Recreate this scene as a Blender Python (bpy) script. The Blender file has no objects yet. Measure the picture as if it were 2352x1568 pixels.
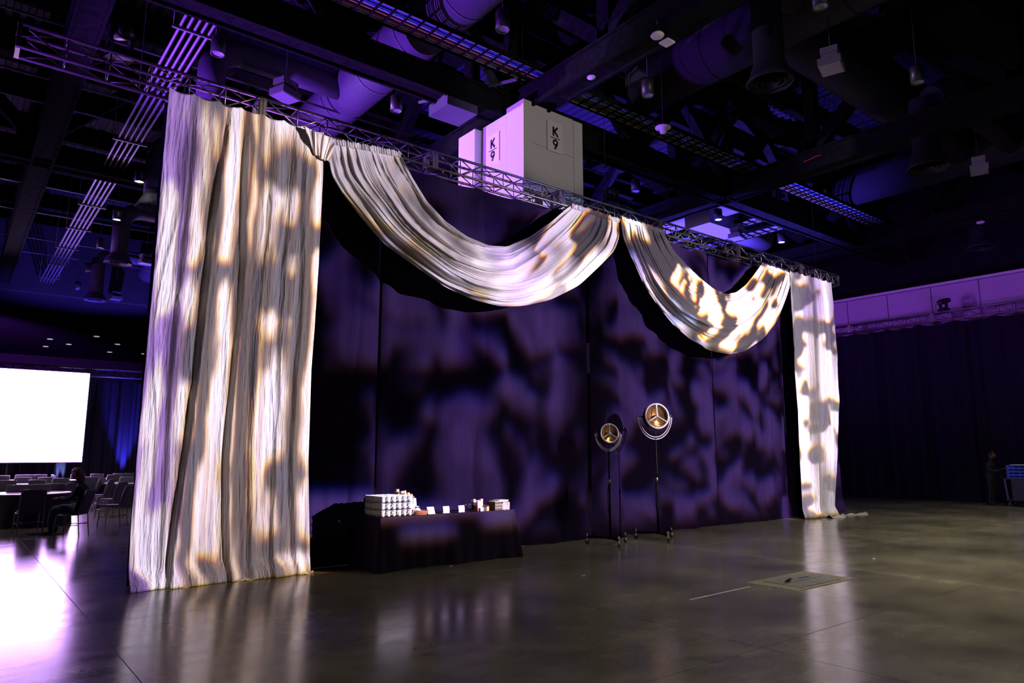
import bpy, bmesh, math, random
import numpy as np
from mathutils import Vector, Matrix
random.seed(7); rng = np.random.RandomState(11)
S = bpy.context.scene; C = S.collection
PI = math.pi
# ------------------------------------------------------------------ camera
W, H, F = 2352, 1568, 1620.0
pit = math.atan((1040 - 784) / F); yaw = math.radians(51.6)
CF = Vector((math.cos(yaw) * math.cos(pit), math.sin(yaw) * math.cos(pit), math.sin(pit)))
CR = Vector((math.sin(yaw), -math.cos(yaw), 0)); CU = CR.cross(CF)
CAM = Vector((0, 0, 1.68))
cd = bpy.data.cameras.new('camera'); cam = bpy.data.objects.new('camera', cd); C.objects.link(cam)
cd.sensor_width = 36; cd.lens = F / W * 36; cd.clip_end = 300; cd.clip_start = .05
cam.matrix_world = Matrix(((CR.x, CU.x, -CF.x, CAM.x), (CR.y, CU.y, -CF.y, CAM.y), (CR.z, CU.z, -CF.z, CAM.z), (0, 0, 0, 1)))
S.camera = cam
def at(px, py, **k):
    """a point of the hall: the pixel (px, py) of the photograph on the plane X=, Y= or Z="""
    d = CF * F + CR * (px - 1176) - CU * (py - 784)
    (a, v), = k.items(); i = 'XYZ'.index(a)
    return CAM + d * ((v - CAM[i]) / d[i])
# ------------------------------------------------------------------ world, exposure
S.view_settings.view_transform = 'Standard'; S.view_settings.look = 'None'
S.view_settings.gamma = 1; S.view_settings.use_curve_mapping = False; S.view_settings.exposure = 0
w = bpy.data.worlds.new('world'); S.world = w; w.use_nodes = True
w.node_tree.nodes['Background'].inputs[0].default_value = (.5, .35, .9, 1)
w.node_tree.nodes['Background'].inputs[1].default_value = .0008
try:
    S.cycles.max_bounces = 5; S.cycles.diffuse_bounces = 2; S.cycles.glossy_bounces = 3; S.cycles.sample_clamp_indirect = 4
    S.cycles.use_denoising = True; S.cycles.caustics_reflective = False; S.cycles.caustics_refractive = False
except Exception: pass
def lamp(name, typ, loc, tgt, power, col, **k):
    l = bpy.data.lights.new(name, typ); o = bpy.data.objects.new(name, l); C.objects.link(o)
    o.location = loc; l.energy = power; l.color = col
    for a, b in k.items(): setattr(l, a, b)
    o.rotation_euler = (Vector(tgt) - Vector(loc)).to_track_quat('-Z', 'Y').to_euler()
    return o
# warm house downlights over the part of the hall behind and beside the camera
HOUSE = [(-4, -3), (4, -3), (12, -3), (20, -3), (12, 4.5), (19.5, 4.5), (26, 3)]
for x, y in HOUSE:
    lamp('house_downlight', 'AREA', (x, y, 8.9), (x, y, 0), 205 if x < 24 else 80, (1, .93, .78), shape='DISK', size=.5, spread=math.radians(105))
for x, y in ((-3, 21), (4, 21), (12, 24)):
    lamp('hall_downlight', 'AREA', (x, y, 8.9), (x, y, 0), 120, (1, .88, 1), shape='DISK', size=.5, spread=math.radians(130))
# purple and blue wash fixtures of the stage at the left rear
lamp('purple_wash_light', 'SPOT', (-5, 24, 5.5), (8.9, 11.6, 8.6), 14000, (.66, .47, 1), spot_size=math.radians(17), spot_blend=.6, shadow_soft_size=.2)
lamp('purple_wash_light', 'SPOT', (-1, 15.5, 1.0), (6.3, 12.5, 10), 19000, (.25, .055, 1), spot_size=math.radians(58), spot_blend=.9, shadow_soft_size=.2)
lamp('purple_wash_light', 'SPOT', (-11, 34, 3), (3, 25, 10.5), 5200, (.28, .07, 1), spot_size=math.radians(100), spot_blend=1, shadow_soft_size=.2)
lamp('purple_wash_light', 'SPOT', (-9, 14, 5), (9.5, 7, 9.6), 3600, (.26, .05, 1), spot_size=math.radians(36), spot_blend=1, shadow_soft_size=.2)
lamp('purple_wash_light', 'SPOT', (2, -7, 2), (18, 8, 10), 500, (.20, .03, 1), spot_size=math.radians(70), spot_blend=1, shadow_soft_size=.2)
# warm fill added for the column box's grey face and the beam above
lamp('warm_fill_light', 'SPOT', (7.5, -7.5, 6.5), (9.7, 10.7, 9.1), 2000, (1, .90, .82), spot_size=math.radians(15), spot_blend=.6, shadow_soft_size=.2)
# blue uplights on the floor behind the draped wall
lamp('blue_uplight', 'SPOT', (19, 15.0, .4), (20.3, 14.0, 10), 42000, (.10, .06, 1), spot_size=math.radians(60), spot_blend=.8, shadow_soft_size=.2)
lamp('blue_uplight', 'SPOT', (13.6, 15.5, .4), (14.0, 15.6, 12), 42000, (.08, .04, 1), spot_size=math.radians(50), spot_blend=.8, shadow_soft_size=.2)
lamp('blue_uplight', 'SPOT', (5.4, 34.2, .4), (4.6, 37, 11.5), 12000, (.10, .06, 1), spot_size=math.radians(60), spot_blend=.8, shadow_soft_size=.2)
lamp('blue_uplight', 'SPOT', (4.6, 29.5, .3), (4.9, 33.3, 2.6), 420, (.22, .06, 1), spot_size=math.radians(75), spot_blend=1, shadow_soft_size=.2)  # added indigo fill for the whole stage curtain
lamp('blue_uplight', 'SPOT', (6, 33.05, 5.3), (5, 30, 9), 1800, (.10, .06, 1), spot_size=math.radians(90), spot_blend=.8, shadow_soft_size=.2)  # added on the stage truss to brighten the far diffusers
lamp('blue_uplight', 'SPOT', (5.85, 32.75, .1), (5.75, 33.3, 2.9), 3200, (.07, .06, 1), spot_size=math.radians(34), spot_blend=1, shadow_soft_size=.05)
lamp('blue_uplight', 'SPOT', (3.5, 33.0, .1), (3.6, 33.3, 1.6), 900, (.35, .45, 1), spot_size=math.radians(28), spot_blend=.7, shadow_soft_size=.05)
lamp('purple_wash_light', 'SPOT', (-1, 40, 4.5), (0, 56, 8.75), 14000, (.35, .06, 1), spot_size=math.radians(70), spot_blend=1, shadow_soft_size=.3)  # added purple spot imitating the lens haze above the screen
# purple wash on the pale band of the right-hand wall
lamp('violet_wash_light', 'SPOT', (21.5, 15, 5.0), (28.6, 12, 7.3), 1000, (.30, .025, .9), spot_size=math.radians(100), spot_blend=1, shadow_soft_size=.3)
lamp('violet_wash_light', 'SPOT', (20.5, 4, 4.0), (28.6, 7, 7.3), 1250, (.30, .025, .85), spot_size=math.radians(80), spot_blend=1, shadow_soft_size=.3)
# ------------------------------------------------------------------ the pattern projector (gobo)
PL = Vector((13, -2, 4.8)); PY = 10.0; PD = PY - PL.y
TX0, TX1, TZ0, TZ1 = 1.0, 21.5, -.6, 7.4
TW, TH = 1640, 640
def gobo():
    xs = TX0 + (np.arange(TW) + .5) / TW * (TX1 - TX0); zs = TZ0 + (np.arange(TH) + .5) / TH * (TZ1 - TZ0)
    X, Z = np.meshgrid(xs, zs)
    vx, vy, vz = X - CAM.x, PY - CAM.y, Z - CAM.z
    dep = vx * CF.x + vy * CF.y + vz * CF.z
    U = 1176 + F * (vx * CR.x + vy * CR.y + vz * CR.z) / dep      # where the wall plane is seen in the photograph
    V = 784 - F * (vx * CU.x + vy * CU.y + vz * CU.z) / dep
    def noise(A, B, seed, octs=3):
        out = 0; amp = 1; tot = 0
        for o in range(octs):
            r = np.random.RandomState(seed + o); g = r.rand(64, 64)
            a = (A * 2 ** o) % 64; b = (B * 2 ** o) % 64
            i = np.floor(a).astype(int) % 64; j = np.floor(b).astype(int) % 64
            fa = a - np.floor(a); fb = b - np.floor(b); fa = fa * fa * (3 - 2 * fa); fb = fb * fb * (3 - 2 * fb)
            i1, j1 = (i + 1) % 64, (j + 1) % 64
            v = (g[i, j] * (1 - fa) + g[i1, j] * fa) * (1 - fb) + (g[i, j1] * (1 - fa) + g[i1, j1] * fa) * fb
            out = out + v * amp; tot += amp; amp *= .5
        return out / tot
    sst = lambda a, b, x: (lambda t: t * t * (3 - 2 * t))(np.clip((x - a) / (b - a), 0, 1))
    def ell(cx, cy, rx, ry, ang=0, soft=.5):
        a = math.radians(ang); dx, dy = U - cx, V - cy
        p = (dx * math.cos(a) + dy * math.sin(a)) / rx; q = (-dx * math.sin(a) + dy * math.cos(a)) / ry
        return 1 - sst(1 - soft, 1 + soft, np.sqrt(p * p + q * q))
    wx = (noise(X * .9, Z * .9, 5) - .5); wz = (noise(X * .9 + 9, Z * .9 + 3, 15) - .5)
    rip = noise(X * 1.35 + wx * 1.6, Z * .75 + wz * 2.4, 40, 2)        # water-like ripples
    rip2 = noise(X * 2.6 + wx * 4, Z * 1.9 + wz * 4, 60, 2)
    ripb = sst(.38, .62, rip) * .75 + sst(.35, .65, rip2) * .4
    # black wall between the pale drapes
    rip3 = noise(X * 2.1 + wx * 3, Z * 2.6 + wz * 3, 210, 2); k3 = sst(1250, 1420, U)
    ripb = ripb * (1 - k3) + k3 * (sst(.36, .62, rip3) * .8 + sst(.35, .65, rip2) * .35)
    M = .015 + .98 * sst(.35, 1.05, ripb)
    M *= np.interp(U, [740, 800, 900, 1100, 1300, 1420, 1500, 1800, 1812, 1830], [.45, .6, .75, 1.0, 1.0, .45, .8, 1.15, .9, .01])
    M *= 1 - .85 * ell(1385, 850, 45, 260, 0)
    M *= .78 * sst(.15, .6, Z) * (1 - .65 * sst(5.3, 6.0, Z) * (1 - sst(9.5, 12, X)))
    bx = lambda x0, x1, z0, z1, s=.12: sst(x0 - s, x0 + s, X) * (1 - sst(x1 - s, x1 + s, X)) * sst(z0 - s * .6, z0 + s * .6, Z) * (1 - sst(z1 - s * .6, z1 + s * .6, Z))
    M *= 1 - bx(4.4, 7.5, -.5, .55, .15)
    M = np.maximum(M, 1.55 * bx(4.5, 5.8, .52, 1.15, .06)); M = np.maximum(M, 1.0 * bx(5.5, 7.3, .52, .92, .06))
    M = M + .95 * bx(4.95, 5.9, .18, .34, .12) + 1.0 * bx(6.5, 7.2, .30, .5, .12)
    # left drape: brightness by rows, the folds' shade painted into the pattern
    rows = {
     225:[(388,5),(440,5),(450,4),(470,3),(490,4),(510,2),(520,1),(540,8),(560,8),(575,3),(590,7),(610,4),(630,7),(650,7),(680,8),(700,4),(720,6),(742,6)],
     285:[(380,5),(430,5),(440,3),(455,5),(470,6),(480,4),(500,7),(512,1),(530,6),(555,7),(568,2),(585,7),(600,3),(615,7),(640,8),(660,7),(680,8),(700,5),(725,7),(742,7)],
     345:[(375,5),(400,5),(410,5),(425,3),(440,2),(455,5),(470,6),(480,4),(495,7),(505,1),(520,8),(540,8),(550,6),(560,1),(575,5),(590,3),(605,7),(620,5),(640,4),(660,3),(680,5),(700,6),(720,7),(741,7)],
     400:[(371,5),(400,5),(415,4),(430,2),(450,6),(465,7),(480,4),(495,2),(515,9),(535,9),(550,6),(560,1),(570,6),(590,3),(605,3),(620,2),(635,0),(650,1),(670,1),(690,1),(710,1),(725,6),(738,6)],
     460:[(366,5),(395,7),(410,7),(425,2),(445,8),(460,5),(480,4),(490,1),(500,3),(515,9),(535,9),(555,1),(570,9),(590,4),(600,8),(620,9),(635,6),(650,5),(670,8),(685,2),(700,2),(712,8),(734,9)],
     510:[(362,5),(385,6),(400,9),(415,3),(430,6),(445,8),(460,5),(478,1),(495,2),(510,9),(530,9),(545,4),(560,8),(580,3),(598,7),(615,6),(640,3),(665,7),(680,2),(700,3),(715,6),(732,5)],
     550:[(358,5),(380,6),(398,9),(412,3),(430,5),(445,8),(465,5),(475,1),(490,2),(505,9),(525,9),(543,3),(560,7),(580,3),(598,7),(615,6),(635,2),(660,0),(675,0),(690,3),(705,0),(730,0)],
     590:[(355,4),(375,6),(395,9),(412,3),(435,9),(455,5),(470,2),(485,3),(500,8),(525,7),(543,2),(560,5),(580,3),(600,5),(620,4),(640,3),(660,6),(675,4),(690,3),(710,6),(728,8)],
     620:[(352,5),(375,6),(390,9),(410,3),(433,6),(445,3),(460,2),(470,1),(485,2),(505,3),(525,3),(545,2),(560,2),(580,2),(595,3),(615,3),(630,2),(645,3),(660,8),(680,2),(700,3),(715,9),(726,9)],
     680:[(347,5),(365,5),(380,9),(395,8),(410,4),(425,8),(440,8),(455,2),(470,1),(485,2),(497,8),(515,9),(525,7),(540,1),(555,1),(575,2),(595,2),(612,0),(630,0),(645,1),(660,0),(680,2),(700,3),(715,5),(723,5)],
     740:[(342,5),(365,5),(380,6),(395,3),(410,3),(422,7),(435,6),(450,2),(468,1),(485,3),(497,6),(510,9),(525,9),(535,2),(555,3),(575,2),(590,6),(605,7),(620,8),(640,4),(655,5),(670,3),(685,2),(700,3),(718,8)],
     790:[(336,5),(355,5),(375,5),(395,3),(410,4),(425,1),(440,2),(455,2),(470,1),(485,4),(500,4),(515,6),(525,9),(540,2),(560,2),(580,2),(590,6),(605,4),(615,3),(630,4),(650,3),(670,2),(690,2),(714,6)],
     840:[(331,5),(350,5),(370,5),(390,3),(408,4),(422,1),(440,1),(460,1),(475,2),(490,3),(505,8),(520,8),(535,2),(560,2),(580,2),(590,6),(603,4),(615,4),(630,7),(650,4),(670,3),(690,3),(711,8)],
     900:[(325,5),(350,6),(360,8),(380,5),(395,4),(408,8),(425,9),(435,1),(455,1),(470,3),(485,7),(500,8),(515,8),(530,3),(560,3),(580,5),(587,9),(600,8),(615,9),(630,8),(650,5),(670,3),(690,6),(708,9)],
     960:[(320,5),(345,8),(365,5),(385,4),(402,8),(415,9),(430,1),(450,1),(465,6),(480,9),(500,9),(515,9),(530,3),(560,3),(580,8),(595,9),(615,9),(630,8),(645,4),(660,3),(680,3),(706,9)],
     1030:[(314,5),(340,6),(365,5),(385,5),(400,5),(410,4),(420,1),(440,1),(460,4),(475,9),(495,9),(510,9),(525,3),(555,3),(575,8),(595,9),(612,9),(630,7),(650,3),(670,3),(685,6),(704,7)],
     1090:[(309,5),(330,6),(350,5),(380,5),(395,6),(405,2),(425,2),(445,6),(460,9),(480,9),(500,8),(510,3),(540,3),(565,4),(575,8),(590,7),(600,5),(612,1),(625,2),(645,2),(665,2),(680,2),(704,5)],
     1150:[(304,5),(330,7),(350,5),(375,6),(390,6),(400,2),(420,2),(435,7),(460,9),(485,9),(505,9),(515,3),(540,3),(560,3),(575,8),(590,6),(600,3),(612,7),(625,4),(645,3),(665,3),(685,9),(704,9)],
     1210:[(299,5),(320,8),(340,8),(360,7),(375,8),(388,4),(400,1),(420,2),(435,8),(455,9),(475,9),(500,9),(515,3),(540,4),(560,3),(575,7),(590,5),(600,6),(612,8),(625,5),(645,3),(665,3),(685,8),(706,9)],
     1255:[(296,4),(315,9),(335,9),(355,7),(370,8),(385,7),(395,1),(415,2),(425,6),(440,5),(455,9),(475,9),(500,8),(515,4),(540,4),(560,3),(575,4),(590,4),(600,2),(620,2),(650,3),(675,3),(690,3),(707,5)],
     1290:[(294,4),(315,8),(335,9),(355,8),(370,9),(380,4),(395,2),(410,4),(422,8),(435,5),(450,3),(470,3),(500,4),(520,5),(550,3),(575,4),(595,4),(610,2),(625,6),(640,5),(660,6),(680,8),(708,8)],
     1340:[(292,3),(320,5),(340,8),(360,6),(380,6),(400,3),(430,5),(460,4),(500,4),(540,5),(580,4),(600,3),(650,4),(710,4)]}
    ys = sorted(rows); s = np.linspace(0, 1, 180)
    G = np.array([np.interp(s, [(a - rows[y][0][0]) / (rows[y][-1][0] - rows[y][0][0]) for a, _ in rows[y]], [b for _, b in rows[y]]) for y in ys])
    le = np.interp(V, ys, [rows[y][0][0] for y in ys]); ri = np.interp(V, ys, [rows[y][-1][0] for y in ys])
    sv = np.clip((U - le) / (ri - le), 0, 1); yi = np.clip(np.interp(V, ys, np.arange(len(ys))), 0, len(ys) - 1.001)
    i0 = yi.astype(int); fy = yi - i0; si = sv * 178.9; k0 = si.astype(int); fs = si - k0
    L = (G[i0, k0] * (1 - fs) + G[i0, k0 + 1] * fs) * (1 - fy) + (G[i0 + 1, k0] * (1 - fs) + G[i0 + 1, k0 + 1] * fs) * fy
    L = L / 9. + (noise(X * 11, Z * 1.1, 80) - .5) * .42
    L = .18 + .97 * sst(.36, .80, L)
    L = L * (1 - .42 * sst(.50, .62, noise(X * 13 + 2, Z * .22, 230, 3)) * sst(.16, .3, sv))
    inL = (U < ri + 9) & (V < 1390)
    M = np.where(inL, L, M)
    # swags
    def poly(pts):                                              # inside test
        n = len(pts); ins = np.zeros(U.shape, bool)
        for i in range(n):
            x0, y0 = pts[i]; x1, y1 = pts[(i + 1) % n]
            c = ((y0 > V) != (y1 > V)) & (U < (x1 - x0) * (V - y0) / (y1 - y0 + 1e-9) + x0); ins ^= c
        return ins
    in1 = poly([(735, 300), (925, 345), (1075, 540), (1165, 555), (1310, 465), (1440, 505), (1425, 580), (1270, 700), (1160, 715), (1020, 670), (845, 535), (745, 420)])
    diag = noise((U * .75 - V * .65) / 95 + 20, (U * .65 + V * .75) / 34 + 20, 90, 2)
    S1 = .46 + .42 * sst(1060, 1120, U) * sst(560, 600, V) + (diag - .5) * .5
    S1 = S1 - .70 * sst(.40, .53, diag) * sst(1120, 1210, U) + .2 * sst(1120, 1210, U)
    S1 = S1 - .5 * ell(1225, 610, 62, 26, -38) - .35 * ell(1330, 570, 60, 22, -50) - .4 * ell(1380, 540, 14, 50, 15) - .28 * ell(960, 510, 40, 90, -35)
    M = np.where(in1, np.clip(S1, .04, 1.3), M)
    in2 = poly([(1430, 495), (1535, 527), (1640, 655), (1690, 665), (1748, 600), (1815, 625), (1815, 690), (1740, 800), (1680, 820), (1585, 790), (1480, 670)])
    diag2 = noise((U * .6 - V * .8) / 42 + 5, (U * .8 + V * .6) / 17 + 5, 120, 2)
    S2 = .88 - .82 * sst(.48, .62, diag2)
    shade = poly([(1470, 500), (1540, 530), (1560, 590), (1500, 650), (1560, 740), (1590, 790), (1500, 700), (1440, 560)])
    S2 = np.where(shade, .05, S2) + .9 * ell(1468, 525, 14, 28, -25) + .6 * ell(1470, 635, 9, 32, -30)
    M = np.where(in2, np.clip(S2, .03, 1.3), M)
    # right drape
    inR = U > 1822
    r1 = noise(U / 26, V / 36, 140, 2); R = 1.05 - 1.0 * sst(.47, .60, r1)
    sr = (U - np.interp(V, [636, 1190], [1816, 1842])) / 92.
    R *= 1 - .92 * np.exp(-((sr - .46 - .03 * np.sin(V / 90)) / .13) ** 2)  # dark band paints a fold's shade into the projected pattern
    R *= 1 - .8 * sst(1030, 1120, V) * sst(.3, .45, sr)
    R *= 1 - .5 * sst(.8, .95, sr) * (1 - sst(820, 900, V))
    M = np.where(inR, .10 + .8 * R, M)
    M = M * np.where(inL, sst(-.12, -.06, Z), sst(-.02, .06, Z)) * (1 - sst(6.85, 7.0, Z)) * sst(1.75, 1.85, X) * (1 - sst(20.6, 20.9, X))
    # dispersion: three slightly displaced copies, blue falls off first
    def sh(A, dx, dz):
        return np.roll(np.roll(A, int(dx * TW / (TX1 - TX0)), 1), int(dz * TH / (TZ1 - TZ0)), 0)
    def blur(A, n):
        for ax in (0, 1):
            for _ in range(2):
                A = sum(np.roll(A, k, ax) for k in range(-n, n + 1)) / (2 * n + 1)
        return A
    soft = blur(M, 7)
    Q = np.where(inL | in1 | in2 | inR, M, soft)
    fr = lambda A, k: np.clip(A, 0, 2) ** k
    def morph(A, n, f):
        for ax in (0, 1):
            B = A
            for k in range(1, n + 1): B = f(B, f(np.roll(A, k, ax), np.roll(A, -k, ax)))
            A = B
        return A
    Rr = sh(morph(Q, 1, np.maximum), .01, -.022); Bb = sh(blur(morph(Q, 2, np.minimum), 1), -.01, .035)
    pale_ = inL | in1 | in2 | inR
    Rr = np.where(pale_, Rr, sh(Q, 0, -.03)); Bb = np.where(pale_, Bb, sh(Q, 0, .05))
    rgb = np.stack([np.clip(Rr, 0, 2) * .96, np.clip(Q, 0, 2) * .83, np.clip(Bb, 0, 2) * 1.2], -1)
    rgb = np.clip(rgb, 0, 2)
    lowb = noise(X * .8 + 4, Z * .7, 170, 2)
    tint = np.where(inL, (1 - sst(.14, .27, sv)) * (1 - sst(.75, 1.0, M)), 0)[..., None]
    rgb = rgb * (1 - tint) + tint * np.array([.55, .30, 1.0]) * (M[..., None] ** .7) * 1.05
    t2 = (sst(.5, .75, lowb) * .5)[..., None] * np.where(inL, 0, 1)[..., None]
    rgb = rgb * (1 - t2) + rgb * t2 * np.array([.62, .4, 1.15])
    im = bpy.data.images.new('ripple_shade_pattern', TW, TH, alpha=False, float_buffer=True)
    im.colorspace_settings.name = 'Non-Color'
    px = np.ones((TH, TW, 4), np.float32); px[..., :3] = rgb
    im.pixels.foreach_set(px.ravel()); im.update(); im.pack()
    return im
def projector():
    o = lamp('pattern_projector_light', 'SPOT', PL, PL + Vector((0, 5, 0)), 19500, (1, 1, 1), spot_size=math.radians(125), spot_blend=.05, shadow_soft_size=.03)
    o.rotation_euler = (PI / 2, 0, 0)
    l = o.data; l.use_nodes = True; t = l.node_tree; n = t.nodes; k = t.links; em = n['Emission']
    tc = n.new('ShaderNodeTexCoord'); sp = n.new('ShaderNodeSeparateXYZ'); k.new(tc.outputs['Normal'], sp.inputs[0])
    def m(op, a, b, c=None):
        q = n.new('ShaderNodeMath'); q.operation = op
        for i, v in enumerate((a, b, c)):
            if v is None: continue
            if isinstance(v, (int, float)): q.inputs[i].default_value = v
            else: k.new(v, q.inputs[i])
        return q.outputs[0]
    dz = m('ABSOLUTE', sp.outputs[2], 0)
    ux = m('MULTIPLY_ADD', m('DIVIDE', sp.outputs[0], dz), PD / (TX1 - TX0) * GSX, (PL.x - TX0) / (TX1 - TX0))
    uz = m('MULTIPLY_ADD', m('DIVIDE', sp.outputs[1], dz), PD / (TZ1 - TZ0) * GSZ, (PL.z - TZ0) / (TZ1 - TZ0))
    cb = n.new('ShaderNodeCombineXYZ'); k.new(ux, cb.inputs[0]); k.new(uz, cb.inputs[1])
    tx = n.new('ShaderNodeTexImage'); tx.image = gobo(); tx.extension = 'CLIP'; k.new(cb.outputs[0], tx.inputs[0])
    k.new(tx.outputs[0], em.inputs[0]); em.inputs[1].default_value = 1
GSX, GSZ = 1, 1
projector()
# ------------------------------------------------------------------ materials
MT = {}
def mat(name, col, rough=.6, metal=0, emit=None, spec=None, n_scale=None, n_amt=.25, n_str=(1, 1, 1), bump=0, bump_scale=None, rvar=0, sheen=0, coord='Object'):
    if name in MT: return MT[name]
    m = bpy.data.materials.new(name); m.use_nodes = True; t = m.node_tree; b = t.nodes['Principled BSDF']; MT[name] = m
    b.inputs['Base Color'].default_value = (*col, 1); b.inputs['Roughness'].default_value = rough; b.inputs['Metallic'].default_value = metal
    if spec is not None: b.inputs['Specular IOR Level'].default_value = spec
    if spec == 0: b.inputs['IOR'].default_value = 1.0
    if sheen: b.inputs['Sheen Weight'].default_value = sheen
    if emit: b.inputs['Emission Color'].default_value = (*emit[:3], 1); b.inputs['Emission Strength'].default_value = emit[3]
    if n_scale or bump:
        tc = t.nodes.new('ShaderNodeTexCoord'); mp = t.nodes.new('ShaderNodeMapping'); t.links.new(tc.outputs[coord], mp.inputs[0]); mp.inputs['Scale'].default_value = n_str
        nz = t.nodes.new('ShaderNodeTexNoise'); nz.inputs['Scale'].default_value = n_scale or 5; nz.inputs['Detail'].default_value = 6; nz.inputs['Roughness'].default_value = .6
        t.links.new(mp.outputs[0], nz.inputs[0])
        if n_amt and n_scale:
            r = t.nodes.new('ShaderNodeMapRange'); r.inputs[1].default_value = .3; r.inputs[2].default_value = .7; r.inputs[3].default_value = 1 - n_amt; r.inputs[4].default_value = 1 + n_amt
            t.links.new(nz.outputs[0], r.inputs[0]); mx = t.nodes.new('ShaderNodeVectorMath'); mx.operation = 'SCALE'; mx.inputs[0].default_value = col
            t.links.new(r.outputs[0], mx.inputs['Scale']); t.links.new(mx.outputs[0], b.inputs['Base Color'])
            if rvar:
                r2 = t.nodes.new('ShaderNodeMapRange'); r2.inputs[1].default_value = .3; r2.inputs[2].default_value = .7; r2.inputs[3].default_value = rough - rvar; r2.inputs[4].default_value = rough + rvar
                t.links.new(nz.outputs[0], r2.inputs[0]); t.links.new(r2.outputs[0], b.inputs['Roughness'])
        if bump:
            n2 = nz
            if bump_scale:
                n2 = t.nodes.new('ShaderNodeTexNoise'); n2.inputs['Scale'].default_value = bump_scale; n2.inputs['Detail'].default_value = 5; t.links.new(mp.outputs[0], n2.inputs[0])
            bp = t.nodes.new('ShaderNodeBump'); bp.inputs['Strength'].default_value = bump; bp.inputs['Distance'].default_value = .02
            t.links.new(n2.outputs[0], bp.inputs['Height']); t.links.new(bp.outputs[0], b.inputs['Normal'])
    return m
M_satin = mat('ivory satin', (.57, .545, .51), .46, spec=.4, n_scale=3, n_amt=.05, n_str=(11, 11, 1), bump=1.3, bump_scale=3.4, sheen=.15)
M_swag = mat('ivory chiffon', (.57, .535, .48), .45, spec=.4, n_scale=9, n_amt=.05, bump=.25, sheen=.2)
M_black = mat('black velour', (.020, .0095, .042), .85, spec=.06, n_scale=3, n_amt=.15, n_str=(12, 12, 1), bump=.2, sheen=.0)
M_hallblk = mat('black curtain cloth', (.011, .010, .014), .9, spec=.1, n_scale=3, n_amt=.2, n_str=(10, 10, 1))
M_cloth = mat('black table linen', (.030, .018, .050), .8, spec=.1, n_scale=20, n_amt=.1)
M_alu = mat('dull aluminium', (.20, .18, .17), .4, .8, n_scale=8, n_amt=.2)
M_steelblk = mat('black painted steel', (.011, .012, .011), .85, spec=0, n_scale=6, n_amt=.35)
M_duct = mat('duct paint lit copy', (.10, .085, .12), .6, spec=.12, n_scale=2, n_amt=.15); M_duct2 = mat('duct paint shaded copy', (.020, .018, .024), .6, spec=.1); M_duct1 = M_duct  # one duct paint in two copies: paler where lit, darker in shade
M_deck = mat('black roof deck', (.018, .016, .022), .8, spec=.08)
M_white = mat('white painted panel', (.74, .72, .70), .65, n_scale=2, n_amt=.03)
M_ink = mat('black lettering', (.008, .008, .009), .6)
M_black_pl = mat('black plastic', (.02, .02, .02), .4)
M_chrome = mat('chrome', (.75, .75, .75), .15, 1)
M_grey = mat('grey fixture metal', (.16, .16, .155), .5, .2)
M_lens_off = mat('pale lens', (.26, .26, .26), .3)
M_lit = mat('lit downlight lens', (1, 1, 1), .4, emit=(1, .97, .85, 14))
M_copper = mat('copper reflector', (.85, .42, .16), .28, .9, n_scale=6, n_amt=.1)
M_gloss = mat('white trim metal', (.75, .72, .72), .3, .3)
M_cable = mat('black cable', (.012, .012, .012), .5)
M_blueC = mat('blue cable', (.03, .12, .4), .5)
M_yelC = mat('yellow cable', (.5, .33, .04), .5)
M_greyC = mat('grey cable', (.35, .36, .36), .5)
M_conc = None
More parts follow.
